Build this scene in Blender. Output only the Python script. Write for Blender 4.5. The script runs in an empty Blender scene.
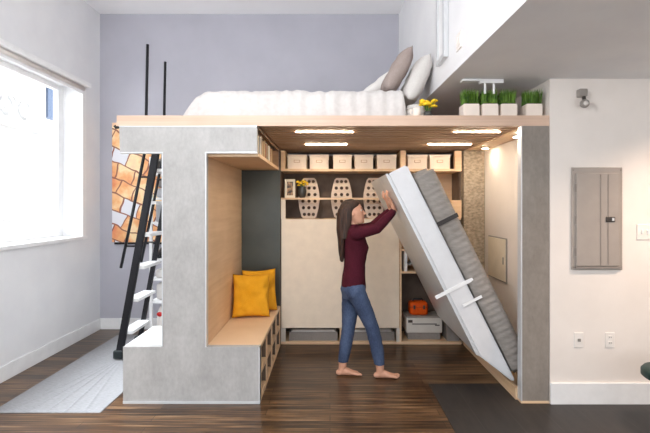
import bpy, bmesh, math, random
from mathutils import Vector, Matrix, noise, Euler

random.seed(7)
scene = bpy.context.scene
COL = scene.collection
PI = math.pi

# ------------------------------------------------------------------ helpers
def lin(v):
    v /= 255.0
    return v / 12.92 if v <= 0.04045 else ((v + 0.055) / 1.055) ** 2.4

def rgb(r, g, b):
    return (lin(r), lin(g), lin(b), 1.0)

def new_mat(name):
    m = bpy.data.materials.new(name)
    m.use_nodes = True
    nt = m.node_tree
    return m, nt, nt.nodes['Principled BSDF']

def coords(nt, scale=(1, 1, 1), rot=(0, 0, 0)):
    tc = nt.nodes.new('ShaderNodeTexCoord')
    mp = nt.nodes.new('ShaderNodeMapping')
    mp.inputs['Scale'].default_value = scale
    mp.inputs['Rotation'].default_value = rot
    nt.links.new(tc.outputs['Object'], mp.inputs['Vector'])
    return mp.outputs['Vector']

def noise_node(nt, vec, scale, detail=4, rough=0.55):
    n = nt.nodes.new('ShaderNodeTexNoise')
    n.inputs['Scale'].default_value = scale
    n.inputs['Detail'].default_value = detail
    n.inputs['Roughness'].default_value = rough
    nt.links.new(vec, n.inputs['Vector'])
    return n.outputs['Fac']

def ramp(nt, fac, stops):
    r = nt.nodes.new('ShaderNodeValToRGB')
    e = r.color_ramp.elements
    while len(e) < len(stops):
        e.new(0.5)
    for i, (p, c) in enumerate(stops):
        e[i].position = p
        e[i].color = c
    nt.links.new(fac, r.inputs['Fac'])
    return r.outputs['Color']

def bump(nt, bsdf, fac, strength=0.2, dist=0.01):
    b = nt.nodes.new('ShaderNodeBump')
    b.inputs['Strength'].default_value = strength
    b.inputs['Distance'].default_value = dist
    nt.links.new(fac, b.inputs['Height'])
    nt.links.new(b.outputs['Normal'], bsdf.inputs['Normal'])

def mix_color(nt, fac, a, b, mode='MIX'):
    m = nt.nodes.new('ShaderNodeMix')
    m.data_type = 'RGBA'
    m.blend_type = mode
    for sock, v in ((m.inputs[0], fac), (m.inputs[6], a), (m.inputs[7], b)):
        if isinstance(v, (int, float)):
            sock.default_value = v
        elif isinstance(v, tuple):
            sock.default_value = v
        else:
            nt.links.new(v, sock)
    return m.outputs[2]

def mottled(name, c1, c2, rough=0.6, scale=6.0, stretch=(1, 1, 1), lo=0.35, hi=0.65, bmp=0.0, bdist=0.004, metal=0.0, spec=0.5, detail=4):
    m, nt, b = new_mat(name)
    v = coords(nt, stretch)
    f = noise_node(nt, v, scale, detail)
    nt.links.new(ramp(nt, f, [(lo, c1), (hi, c2)]), b.inputs['Base Color'])
    b.inputs['Roughness'].default_value = rough
    b.inputs['Metallic'].default_value = metal
    b.inputs['Specular IOR Level'].default_value = spec
    if bmp:
        bump(nt, b, f, bmp, bdist)
    return m

def plain(name, c, rough=0.5, metal=0.0, spec=0.5):
    k = 0.94
    c2 = (c[0] * k, c[1] * k, c[2] * k, 1)
    return mottled(name, c, c2, rough, 9.0, metal=metal, spec=spec)

def BM():
    return bmesh.new()

def box(bm, x0, x1, y0, y1, z0, z1, M=None):
    co = [(x0, y0, z0), (x1, y0, z0), (x1, y1, z0), (x0, y1, z0), (x0, y0, z1), (x1, y0, z1), (x1, y1, z1), (x0, y1, z1)]
    vs = [bm.verts.new(M @ Vector(c) if M else c) for c in co]
    for f in ((0, 3, 2, 1), (4, 5, 6, 7), (0, 1, 5, 4), (1, 2, 6, 5), (2, 3, 7, 6), (3, 0, 4, 7)):
        bm.faces.new([vs[i] for i in f])
    return bm

def bx(*a, bev=0.0, M=None, seg=2):
    bm = box(BM(), *a, M=M)
    if bev:
        bmesh.ops.bevel(bm, geom=bm.edges[:], offset=bev, segments=seg, affect='EDGES', profile=0.5)
    return bm

def frame_of(d):
    d = d.normalized()
    ref = Vector((0, 1, 0)) if abs(d.y) < 0.9 else Vector((1, 0, 0))
    a = ref.cross(d).normalized()
    return a, d.cross(a).normalized()

def tube(bm, pts, r, n=10, caps=True):
    """Round tube through points; r is a number or a list."""
    pts = [Vector(p) for p in pts]
    rs = r if isinstance(r, (list, tuple)) else [r] * len(pts)
    rings = []
    for i, p in enumerate(pts):
        d = (pts[min(i + 1, len(pts) - 1)] - pts[max(i - 1, 0)])
        a, b = frame_of(d)
        rings.append([bm.verts.new(p + (a * math.cos(t) + b * math.sin(t)) * rs[i]) for t in [2 * PI * k / n for k in range(n)]])
    for i in range(len(rings) - 1):
        for k in range(n):
            bm.faces.new((rings[i][k], rings[i][(k + 1) % n], rings[i + 1][(k + 1) % n], rings[i + 1][k]))
    if caps:
        bm.faces.new(rings[0][::-1])
        bm.faces.new(rings[-1])
    return bm

def loft(bm, rings, n=20):
    """rings: (centre, half-axis vector a, half-axis vector b); closed with caps."""
    rr = []
    for c, a, b in rings:
        c, a, b = Vector(c), Vector(a), Vector(b)
        rr.append([bm.verts.new(c + a * math.cos(t) + b * math.sin(t)) for t in [2 * PI * k / n for k in range(n)]])
    for i in range(len(rr) - 1):
        for k in range(n):
            bm.faces.new((rr[i][k], rr[i][(k + 1) % n], rr[i + 1][(k + 1) % n], rr[i + 1][k]))
    bm.faces.new(rr[0][::-1])
    bm.faces.new(rr[-1])
    return bm

def lathe(bm, cx, cy, prof, n=24):
    """prof: list of (radius, z) from the bottom up."""
    rr = [[bm.verts.new((cx + r * math.cos(2 * PI * k / n), cy + r * math.sin(2 * PI * k / n), z)) for k in range(n)] for r, z in prof]
    for i in range(len(rr) - 1):
        for k in range(n):
            bm.faces.new((rr[i][k], rr[i][(k + 1) % n], rr[i + 1][(k + 1) % n], rr[i + 1][k]))
    bm.faces.new(rr[0][::-1])
    bm.faces.new(rr[-1])
    return bm

def ball(bm, c, rx, ry=None, rz=None, sub=2):
    ry = rx if ry is None else ry
    rz = rx if rz is None else rz
    M = Matrix.Translation(c) @ Matrix.Diagonal((rx, ry, rz, 1))
    bmesh.ops.create_icosphere(bm, subdivisions=sub, radius=1, matrix=M)
    return bm

def prism_xz(bm, poly, y0, y1):
    """poly in (x, z), extruded along Y."""
    a = [bm.verts.new((x, y0, z)) for x, z in poly]
    b = [bm.verts.new((x, y1, z)) for x, z in poly]
    n = len(poly)
    bm.faces.new(a)
    bm.faces.new(b[::-1])
    for i in range(n):
        bm.faces.new((a[i], b[i], b[(i + 1) % n], a[(i + 1) % n]))
    bmesh.ops.recalc_face_normals(bm, faces=bm.faces[:])
    return bm

WL = {}
def worldloc(o):
    return WL.get(o.name, Vector((0, 0, 0)))

def obj(name, bm, m, parent=None, smooth=False, origin=None):
    """One mesh object; geometry is given in room coordinates."""
    bmesh.ops.recalc_face_normals(bm, faces=bm.faces[:])
    off = worldloc(parent) if parent else Vector(origin or (0, 0, 0))
    if off.length:
        bmesh.ops.translate(bm, vec=-off, verts=bm.verts[:])
    me = bpy.data.meshes.new(name)
    bm.to_mesh(me)
    bm.free()
    me.materials.append(m)
    if smooth:
        for p in me.polygons:
            p.use_smooth = True
    o = bpy.data.objects.new(name, me)
    COL.objects.link(o)
    if parent:
        o.parent = parent
    else:
        o.location = off
    WL[o.name] = off.copy()
    return o

def tag(o, label, cat, group=None):
    o['label'] = label
    o['category'] = cat
    if group:
        o['group'] = group
    return o

def thing(name, label, cat, loc=(0, 0, 0), group=None):
    o = bpy.data.objects.new(name, None)
    COL.objects.link(o)
    o.empty_display_size = 0.1
    o.location = loc
    WL[o.name] = Vector(loc)
    return tag(o, label, cat, group)

def struct(name, bm, m, parent=None, smooth=False):
    o = obj(name, bm, m, parent, smooth)
    if not parent:
        o['kind'] = 'structure'
    return o

def dup(root, loc, label, rotz=0.0):
    r = root.copy()
    COL.objects.link(r)
    r.location = loc
    r.rotation_euler = (0, 0, rotz)
    r['label'] = label
    for ch in list(root.children):
        c = ch.copy()
        COL.objects.link(c)
        c.parent = r
        for g in ch.children:
            d = g.copy()
            COL.objects.link(d)
            d.parent = c
    return r

def remeshed(bm, voxel, smooth_iter=4, fac=0.5):
    """Fuse overlapping closed shapes into one continuous surface."""
    bmesh.ops.recalc_face_normals(bm, faces=bm.faces[:])
    me = bpy.data.meshes.new('tmp')
    bm.to_mesh(me)
    bm.free()
    o = bpy.data.objects.new('tmp', me)
    COL.objects.link(o)
    r = o.modifiers.new('r', 'REMESH')
    r.mode = 'VOXEL'
    r.voxel_size = voxel
    s = o.modifiers.new('s', 'SMOOTH')
    s.iterations = smooth_iter
    s.factor = fac
    dg = bpy.context.evaluated_depsgraph_get()
    m2 = bpy.data.meshes.new_from_object(o.evaluated_get(dg))
    out = BM()
    out.from_mesh(m2)
    bpy.data.objects.remove(o)
    bpy.data.meshes.remove(me)
    bpy.data.meshes.remove(m2)
    return out

def pillow(bm, M, w, h, t, n=22, wr=0.006, seed=0):
    """Soft cushion: w along local x, h along local y, t thick along local z."""
    grid = {}
    for s in (1, -1):
        for i in range(n + 1):
            for j in range(n + 1):
                u, v = 2 * i / n - 1, 2 * j / n - 1
                edge = i in (0, n) or j in (0, n)
                if edge and s == -1:
                    grid[s, i, j] = grid[1, i, j]
                    continue
                pin = 1 - 0.07 * (1 - u * u) * v * v, 1 - 0.07 * (1 - v * v) * u * u
                x, y = u * w / 2 * pin[1], v * h / 2 * pin[0]
                z = s * t / 2 * ((1 - u ** 4) * (1 - v ** 4)) ** 0.55
                if not edge:
                    z += wr * noise.noise(Vector((u * 3 + seed, v * 3, s * 2.0)))
                grid[s, i, j] = bm.verts.new(M @ Vector((x, y, z)))
    for s in (1, -1):
        for i in range(n):
            for j in range(n):
                q = [grid[s, i, j], grid[s, i + 1, j], grid[s, i + 1, j + 1], grid[s, i, j + 1]]
                bm.faces.new(q if s == 1 else q[::-1])
    return bm

# ------------------------------------------------------------------ materials
def wood_floor():
    m, nt, b = new_mat('dark_strand_wood')
    v = coords(nt, (1, 1, 1))
    br = nt.nodes.new('ShaderNodeTexBrick')
    nt.links.new(v, br.inputs['Vector'])
    br.inputs['Scale'].default_value = 1.0
    br.inputs['Brick Width'].default_value = 1.3
    br.inputs['Row Height'].default_value = 0.095
    br.inputs['Mortar Size'].default_value = 0.0022
    br.inputs['Color1'].default_value = (0.25, 0.25, 0.25, 1)
    br.inputs['Color2'].default_value = (0.75, 0.75, 0.75, 1)
    br.inputs['Mortar'].default_value = (0.0, 0.0, 0.0, 1)
    br.offset = 0.37
    grain = noise_node(nt, coords(nt, (2.0, 95, 1)), 1.0, 5, 0.6)
    streak = noise_node(nt, coords(nt, (0.9, 42, 1)), 1.3, 3, 0.5)
    s1 = mix_color(nt, 0.38, grain, streak)
    s2 = mix_color(nt, 0.13, s1, br.outputs['Color'])
    c = ramp(nt, s2, [(0.38, rgb(28, 18, 11)), (0.48, rgb(60, 41, 26)), (0.56, rgb(112, 82, 54)), (0.69, rgb(182, 150, 114))])
    mort = ramp(nt, br.outputs['Fac'], [(0.0, (1, 1, 1, 1)), (1.0, (0.35, 0.3, 0.28, 1))])
    nt.links.new(mix_color(nt, 1.0, c, mort, 'MULTIPLY'), b.inputs['Base Color'])
    b.inputs['Roughness'].default_value = 0.28
    b.inputs['Specular IOR Level'].default_value = 0.5
    bump(nt, b, s2, 0.06, 0.003)
    return m

def tile_floor():
    m, nt, b = new_mat('charcoal_floor_tile')
    br = nt.nodes.new('ShaderNodeTexBrick')
    nt.links.new(coords(nt, (1, 1, 1), (0, 0, PI / 2)), br.inputs['Vector'])
    br.inputs['Scale'].default_value = 1.0
    br.inputs['Brick Width'].default_value = 1.1
    br.inputs['Row Height'].default_value = 0.27
    br.inputs['Mortar Size'].default_value = 0.003
    br.inputs['Color1'].default_value = rgb(40, 37, 36)
    br.inputs['Color2'].default_value = rgb(46, 42, 41)
    br.inputs['Mortar'].default_value = rgb(64, 59, 56)
    n = noise_node(nt, coords(nt, (9, 1.5, 1)), 2.0)
    c = mix_color(nt, 0.35, br.outputs['Color'], ramp(nt, n, [(0.3, rgb(38, 35, 34)), (0.7, rgb(72, 66, 62))]))
    nt.links.new(c, b.inputs['Base Color'])
    b.inputs['Roughness'].default_value = 0.5
    return m

def plywood(name, c1, c2, rot=(0, 0, 0), stretch=(1.5, 1.5, 26), rough=0.5):
    m, nt, b = new_mat(name)
    f = noise_node(nt, coords(nt, stretch, rot), 1.0, 4, 0.5)
    g = noise_node(nt, coords(nt, (1, 1, 1)), 2.5, 2)
    nt.links.new(ramp(nt, mix_color(nt, 0.4, f, g), [(0.36, c1), (0.64, c2)]), b.inputs['Base Color'])
    b.inputs['Roughness'].default_value = rough
    return m

def concrete(name, c1, c2, stretch=(3.0, 3.0, 1.0)):
    m, nt, b = new_mat(name)
    big = noise_node(nt, coords(nt, stretch), 1.6, 7, 0.62)
    fine = noise_node(nt, coords(nt, (40, 40, 22)), 1.0, 4, 0.6)
    f = mix_color(nt, 0.35, big, fine)
    nt.links.new(ramp(nt, f, [(0.34, c1), (0.66, c2)]), b.inputs['Base Color'])
    b.inputs['Roughness'].default_value = 0.62
    bump(nt, b, f, 0.12, 0.004)
    return m

def emitter(name, color, strength):
    m = bpy.data.materials.new(name)
    m.use_nodes = True
    nt = m.node_tree
    nt.nodes.clear()
    e = nt.nodes.new('ShaderNodeEmission')
    e.inputs['Color'].default_value = color
    e.inputs['Strength'].default_value = strength
    o = nt.nodes.new('ShaderNodeOutputMaterial')
    nt.links.new(e.outputs[0], o.inputs['Surface'])
    return m

def pane_glass(name, tint=(1, 1, 1, 1), gloss=0.07):
    m = bpy.data.materials.new(name)
    m.use_nodes = True
    nt = m.node_tree
    nt.nodes.clear()
    t = nt.nodes.new('ShaderNodeBsdfTransparent')
    t.inputs['Color'].default_value = tint
    g = nt.nodes.new('ShaderNodeBsdfGlossy')
    g.inputs['Roughness'].default_value = 0.02
    mx = nt.nodes.new('ShaderNodeMixShader')
    mx.inputs[0].default_value = gloss
    nt.links.new(t.outputs[0], mx.inputs[1])
    nt.links.new(g.outputs[0], mx.inputs[2])
    o = nt.nodes.new('ShaderNodeOutputMaterial')
    nt.links.new(mx.outputs[0], o.inputs['Surface'])
    return m

def fabric(name, c1, c2, stretch=(60, 60, 60), bmp=0.25, rough=0.9):
    m, nt, b = new_mat(name)
    f = noise_node(nt, coords(nt, stretch), 2.0, 3)
    g = noise_node(nt, coords(nt, (1, 1, 1)), 5.0, 3)
    nt.links.new(ramp(nt, mix_color(nt, 0.5, f, g), [(0.35, c1), (0.65, c2)]), b.inputs['Base Color'])
    b.inputs['Roughness'].default_value = rough
    b.inputs['Specular IOR Level'].default_value = 0.15
    bump(nt, b, f, bmp, 0.003)
    return m

M = {}
M['wood'] = wood_floor()
M['tile'] = tile_floor()
M['white_wall'] = mottled('white_wall_paint', rgb(232, 232, 233), rgb(227, 227, 229), 0.7, 3)
M['cream_wall'] = mottled('warm_white_wall_paint', rgb(237, 229, 222), rgb(232, 224, 217), 0.7, 3)
M['lavender'] = mottled('lavender_grey_wall_paint', rgb(182, 181, 190), rgb(176, 175, 184), 0.8, 2)
M['ceiling'] = mottled('white_ceiling_paint', rgb(250, 250, 250), rgb(248, 248, 249), 0.8, 3)
M['trim_white'] = plain('white_gloss_trim', rgb(240, 240, 240), 0.35)
M['ply'] = plywood('birch_plywood', rgb(216, 182, 144), rgb(232, 202, 168))
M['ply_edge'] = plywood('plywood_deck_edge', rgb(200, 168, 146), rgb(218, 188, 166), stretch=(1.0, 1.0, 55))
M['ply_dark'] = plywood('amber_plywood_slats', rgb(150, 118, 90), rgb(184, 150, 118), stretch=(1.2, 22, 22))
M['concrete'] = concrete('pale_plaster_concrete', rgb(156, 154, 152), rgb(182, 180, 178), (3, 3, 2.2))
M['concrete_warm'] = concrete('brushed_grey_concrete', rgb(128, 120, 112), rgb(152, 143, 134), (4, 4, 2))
M['chip'] = mottled('rough_strand_board', rgb(138, 126, 110), rgb(178, 164, 146), 0.85, 28, (1, 1, 1.6), 0.35, 0.65, 0.8, 0.01)
M['alu'] = plain('pale_aluminium_edge', rgb(214, 216, 218), 0.35, 0.3)
M['melamine'] = plain('cream_melamine', rgb(242, 227, 207), 0.5)
M['white_panel'] = plain('white_lacquer', rgb(238, 238, 238), 0.4)
M['dark_back'] = mottled('dark_brown_back_board', rgb(92, 76, 66), rgb(110, 94, 82), 0.7, 6)
M['chalk'] = mottled('dark_green_grey_board', rgb(58, 62, 58), rgb(74, 78, 72), 0.35, 2.2, (1, 1, 1), 0.3, 0.7)
M['black'] = plain('satin_black_steel', rgb(34, 34, 38), 0.35, 0.4)
M['rubber'] = plain('black_rubber', rgb(28, 36, 38), 0.5)
M['black_soft'] = plain('black_leather', rgb(30, 28, 28), 0.5)
M['grey_box'] = fabric('grey_felt', rgb(128, 122, 118), rgb(148, 142, 138))
M['light_grey'] = fabric('light_grey_cloth', rgb(176, 176, 180), rgb(196, 196, 200))
M['boxcard'] = plain('cream_card', rgb(240, 225, 210), 0.6)
M['card_lid'] = plain('cream_card_lid', rgb(243, 229, 215), 0.6)
M['brass'] = plain('brass_label_holder', rgb(196, 164, 132), 0.4, 0.3)
M['perf'] = plain('pale_pressed_pulp', rgb(222, 206, 190), 0.7)
M['mustard'] = fabric('mustard_cotton', rgb(216, 150, 28), rgb(232, 168, 46), (90, 90, 90), 0.3)
M['duvet'] = fabric('white_crinkled_cotton', rgb(202, 197, 194), rgb(216, 212, 209), (14, 14, 14), 0.5)
M['taupe'] = fabric('taupe_linen', rgb(150, 136, 130), rgb(170, 156, 150))
M['pale_linen'] = fabric('pale_grey_linen', rgb(204, 200, 196), rgb(222, 218, 214))
M['mattress'] = fabric('white_ticking', rgb(226, 222, 218), rgb(236, 232, 228))
M['bedspread'] = fabric('grey_quilted_cover', rgb(138, 132, 126), rgb(160, 153, 147), (10, 10, 30), 0.3)
M['bed_white'] = plain('silver_white_laminate', rgb(220, 220, 222), 0.35)
M['strap'] = fabric('dark_webbing', rgb(64, 60, 60), rgb(80, 76, 74))
M['mat_grey'] = mottled('pale_grey_woven_mat', rgb(132, 132, 134), rgb(148, 148, 150), 0.75, 30, (1, 5, 1))
M['panel_grey'] = plain('grey_painted_steel', rgb(168, 158, 150), 0.45, 0.1)
M['panel_dark'] = plain('dark_grey_steel', rgb(146, 137, 130), 0.45, 0.1)  # darker grey for the ribs, hinges, lip and screws
M['plastic_white'] = plain('white_plastic', rgb(240, 234, 228), 0.4)
M['plastic_grey'] = plain('warm_grey_plastic', rgb(150, 144, 138), 0.4)
M['lens'] = plain('pale_sensor_lens', rgb(214, 208, 202), 0.25)
M['slot'] = plain('dark_slot', rgb(60, 54, 50), 0.5)
M['pot'] = plain('white_ceramic', rgb(243, 230, 218), 0.3)
M['grass'] = mottled('wheat_grass', rgb(52, 92, 20), rgb(112, 152, 44), 0.6, 30)
M['soil'] = mottled('soil', rgb(48, 36, 26), rgb(72, 56, 40), 0.9, 50)
M['yellow'] = mottled('yellow_petals', rgb(238, 196, 10), rgb(250, 216, 40), 0.6, 40)
M['stem'] = plain('green_stem', rgb(70, 110, 40), 0.6)
M['vase'] = plain('dark_grey_glazed_pot', rgb(62, 62, 60), 0.3)
M['orange'] = fabric('orange_case_shell', rgb(206, 74, 14), rgb(222, 92, 24), (20, 20, 20), 0.15, 0.5)
M['printer'] = plain('pale_grey_printer_plastic', rgb(212, 206, 198), 0.45)
M['red'] = plain('red_print', rgb(206, 32, 30), 0.5)
M['dark_red'] = plain('dark_red_glaze', rgb(120, 24, 28), 0.35)
M['green_vinyl'] = plain('dark_green_vinyl', rgb(22, 52, 48), 0.45)
M['facade'] = mottled('pale_stucco_facade', rgb(196, 196, 196), rgb(206, 206, 205), 0.8, 1)
M['facade_shade'] = plain('blue_grey_facade_shade', rgb(70, 88, 116), 0.7)  # dark blue-grey puts the shade of the building's side into its colour
M['glass'] = pane_glass('clear_window_pane')
M['cream_paper'] = plain('cream_paper', rgb(236, 226, 206), 0.7)
M['led'] = emitter('warm_led_diffuser', (1.0, 0.83, 0.62, 1), 100.0)
M['street'] = mottled('pale_street', rgb(190, 190, 190), rgb(200, 200, 200), 0.9, 1)
# ================================================================== THE ROOM
# camera stands at (0, 0, 1.567) and looks along +Y; metres
EYE = 1.567
YF = 3.41          # front of the loft
YB = 4.85          # front of the shelving below it
YW = 5.47          # back wall
XL = -2.905         # left wall

struct('floor', bx(-2.905, 4.6, -2.6, YW, -0.06, 0.0), M['wood'])
struct('floor_tile', bx(0.862, 4.6, -2.6, 3.79, 0.0, 0.004), M['tile'])
struct('ceiling', bx(XL - 0.3, 4.6, -2.6, YW + 0.15, 3.98, 4.1), M['ceiling'])
struct('wall_back', bx(XL - 0.3, 4.6, YW, YW + 0.15, -0.06, 3.98), M['lavender'])

# left wall round a wide window opening
wl = BM()
W0, W1, WZ0, WZ1 = 1.7, 5.07, 1.20, 2.95
box(wl, XL - 0.3, XL, -2.6, W0, -0.06, 3.98)
box(wl, XL - 0.3, XL, W1, YW, -0.06, 3.98)
box(wl, XL - 0.3, XL, W0, W1, -0.06, WZ0)
box(wl, XL - 0.3, XL, W0, W1, WZ1, 3.98)
struct('wall_left', wl, M['white_wall'])
struct('baseboard_left', bx(XL, XL + 0.014, -2.6, YW, 0.0, 0.14, bev=0.003), M['trim_white'])
struct('baseboard_back', bx(XL + 0.014, -1.2, YW - 0.014, YW, 0.0, 0.14, bev=0.003), M['trim_white'])

# window: frame, stiles, pane, casing
win = BM()
xg = XL - 0.25
box(win, xg - 0.03, xg + 0.03, W0, W1, WZ0, WZ0 + 0.06)
box(win, xg - 0.03, xg + 0.03, W0, W1, WZ1 - 0.06, WZ1)
box(win, xg - 0.03, xg + 0.03, W1 - 0.09, W1, WZ0 + 0.06, WZ1 - 0.06)
box(win, xg - 0.03, xg + 0.03, W0, W0 + 0.09, WZ0 + 0.06, WZ1 - 0.06)
box(win, xg - 0.02, xg + 0.02, 3.34, 3.40, WZ0 + 0.06, WZ1 - 0.06)
w1 = struct('window_1', win, M['trim_white'])
pane = obj('pane', bx(xg - 0.004, xg + 0.004, W0 + 0.09, W1 - 0.09, WZ0 + 0.06, WZ1 - 0.06), M['glass'], w1)
cas = BM()
box(cas, XL, XL + 0.012, W1, W1 + 0.07, WZ0 - 0.04, WZ1)
obj('casing', cas, M['trim_white'], w1)
obj('sill', bx(XL - 0.22, XL + 0.03, W0, W1 + 0.07, WZ0 - 0.035, WZ0 + 0.004, bev=0.006), M['trim_white'], w1)

# roller blind over the window
bl = thing('roller_blind', 'white roller blind rolled up in its casing above the left window', 'blind', (XL, 3.4, WZ1))
obj('cassette', bx(XL, XL + 0.09, W0 - 0.05, W1 + 0.05, WZ1 - 0.005, WZ1 + 0.05, bev=0.012), M['trim_white'], bl)
obj('rolled_shade', tube(BM(), [(XL + 0.03, W0, WZ1 - 0.03), (XL + 0.03, W1 - 0.02, WZ1 - 0.03)], 0.024, 16), M['plastic_white'], bl, True)
obj('bottom_bar', bx(XL + 0.02, XL + 0.035, W0, W1 - 0.04, WZ1 - 0.085, WZ1 - 0.055), M['trim_white'], bl)
tag(obj('ornament', lathe(BM(), XL - 0.005, 3.70, [(0.018, 1.204), (0.034, 1.22), (0.036, 1.25), (0.02, 1.275), (0.024, 1.29)], 16), M['dark_red'], None, True, (XL - 0.005, 3.70, 1.204)),
    'small dark red ornament on the window sill at the left photo edge', 'ornament')

# the street side: pale building seen through the glass
fb = thing('building', 'pale sunlit stucco building across the street outside the left window', 'building', (-12.6, 11.0, 0))
fac = BM()
box(fac, -13.4, -12.4, -4, 18.9, -3.0, 10.5)
obj('facade_wall', fac, M['facade'], fb)
obj('side_return', bx(-12.6, -12.3, 18.9, 19.7, 5.4, 10.5), M['facade_shade'], fb)
for zz in (1.0, 4.6):
    obj('cornice', bx(-12.4, -12.1, -4, 18.9, zz, zz + 0.3, bev=0.08), M['facade'], fb)
for yy in (9.0, 12.0, 15.0):
    for zz in (1.8, 5.6):
        f = obj('window_surround', bx(-12.4, -12.26, yy - 0.75, yy + 0.75, zz, zz + 2.1, bev=0.05), M['facade'], fb)
        obj('window_pane', bx(-12.26, -12.24, yy - 0.55, yy + 0.55, zz + 0.2, zz + 1.9), M['light_grey'], f)
for yy in (16.6, 17.6):
    obj('scroll_ornament', tube(BM(), [(-12.25, yy + 0.34 * math.cos(t), 5.5 + 0.34 * math.sin(t)) for t in [k * PI / 8 for k in range(14)]], 0.07, 8), M['facade'], fb)
struct('ground_street', bx(-30, XL - 0.4, -20, 40, -3.2, -3.0), M['street'])

# right-hand masses: the upper storey (soffit) and the wall block under it
sf = BM()
def sx(y):
    return 0.955 + (2.1 - y) * 0.026
pts = [(sx(-2.6), -2.6), (4.6, -2.6), (4.6, YW), (sx(YW), YW)]
lo = [sf.verts.new((x, y, 2.56)) for x, y in pts]
hi = [sf.verts.new((x, y, 3.98)) for x, y in pts]
sf.faces.new(lo[::-1]); sf.faces.new(hi)
for i in range(4):
    sf.faces.new((lo[i], lo[(i + 1) % 4], hi[(i + 1) % 4], hi[i]))
struct('wall_upper', sf, M['white_wall'])
XR = 1.73
struct('wall_right', bx(XR, 4.6, 3.405, YW, 0.0, 2.56), M['cream_wall'])
struct('baseboard_right', bx(XR, 4.6, 3.389, 3.405, 0.004, 0.172, bev=0.004), M['trim_white'])
struct('wall_far_right', bx(4.6, 4.7, -2.6, YW, -0.06, 4.1), M['cream_wall'])

# ------------------------------------------------------------------ things on the right wall
yr = 3.405
ep = thing('electrical_panel', 'grey steel electrical panel recessed in the cream right wall', 'electrical panel', (2.09, yr, 1.46))
obj('trim_frame', bx(1.892, 2.292, yr - 0.012, yr, 1.058, 1.862, bev=0.004), M['panel_grey'], ep)
dr = obj('door', bx(1.925, 2.262, yr - 0.026, yr - 0.012, 1.09, 1.815, bev=0.004), M['panel_grey'], ep)
obj('rib', bx(2.108, 2.114, yr - 0.030, yr - 0.026, 1.10, 1.805), M['panel_dark'], dr)
obj('rib', bx(2.168, 2.174, yr - 0.030, yr - 0.026, 1.10, 1.805), M['panel_dark'], dr)
lt = obj('latch', bx(2.15, 2.222, yr - 0.034, yr - 0.026, 1.435, 1.475, bev=0.004), M['slot'], dr)
obj('key_slot', bx(2.195, 2.212, yr - 0.038, yr - 0.034, 1.443, 1.467), M['alu'], dr)
for z in (1.20, 1.45, 1.70):
    obj('hinge', tube(BM(), [(1.921, yr - 0.018, z - 0.03), (1.921, yr - 0.018, z + 0.03)], 0.006, 8), M['panel_dark'], ep)
obj('sill_lip', bx(1.92, 2.27, yr - 0.03, yr - 0.012, 1.072, 1.086), M['panel_dark'], ep)
for (x, z) in ((1.905, 1.84), (2.28, 1.84), (1.905, 1.08), (2.28, 1.08)):
    obj('screw', tube(BM(), [(x, yr - 0.016, z), (x, yr - 0.012, z)], 0.006, 8), M['panel_dark'], ep)

sl = thing('sensor_light', 'small grey wall sensor with a round ball head above the electrical panel', 'sensor', (1.966, yr, 2.42))
obj('base_block', bx(1.934, 1.998, yr - 0.055, yr, 2.408, 2.470, bev=0.008), M['plastic_grey'], sl)
obj('swivel', tube(BM(), [(1.966, yr - 0.05, 2.405), (1.966, yr - 0.058, 2.375)], 0.014, 10), M['slot'], sl)
hd = obj('ball_head', ball(BM(), (1.966, yr - 0.062, 2.350), 0.034, sub=3), M['plastic_grey'], sl, True)
obj('lens', ball(BM(), (1.958, yr - 0.094, 2.346), 0.02, 0.012, 0.02, sub=2), M['lens'], hd, True)

def outlet(x, z, label, kind):
    t = thing('wall_outlet', label, 'outlet', (x, yr, z), 'outlets low on the right wall')
    p = obj('cover_plate', bx(x - 0.036, x + 0.036, yr - 0.007, yr, z - 0.058, z + 0.058, bev=0.003), M['plastic_white'], t)
    if kind == 'duplex':
        for dz in (-0.022, 0.022):
            s = obj('socket', bx(x - 0.017, x + 0.017, yr - 0.010, yr - 0.007, z + dz - 0.014, z + dz + 0.014, bev=0.003), M['plastic_white'], t)
            for dx in (-0.006, 0.006):
                obj('slot', bx(x + dx - 0.0015, x + dx + 0.0015, yr - 0.011, yr - 0.0095, z + dz - 0.005, z + dz + 0.006), M['slot'], s)
    else:
        s = obj('jack', bx(x - 0.012, x + 0.012, yr - 0.012, yr - 0.007, z - 0.012, z + 0.012, bev=0.002), M['plastic_grey'], t)
    return t
outlet(1.955, 0.507, 'white cable jack plate low on the right wall, next to the concrete post', 'jack')
outlet(2.199, 0.507, 'white duplex outlet plate low on the right wall, farther from the concrete post', 'duplex')
sw = thing('light_switch', 'white double light switch plate at the right photo edge beside the electrical panel', 'light switch', (2.47, yr, 1.355))
obj('cover_plate', bx(2.41, 2.53, yr - 0.008, yr, 1.295, 1.415, bev=0.003), M['plastic_white'], sw)
for x in (2.447, 2.493):
    obj('toggle', bx(x - 0.006, x + 0.006, yr - 0.018, yr - 0.008, 1.34, 1.37, bev=0.002), M['trim_white'], sw)

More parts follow.
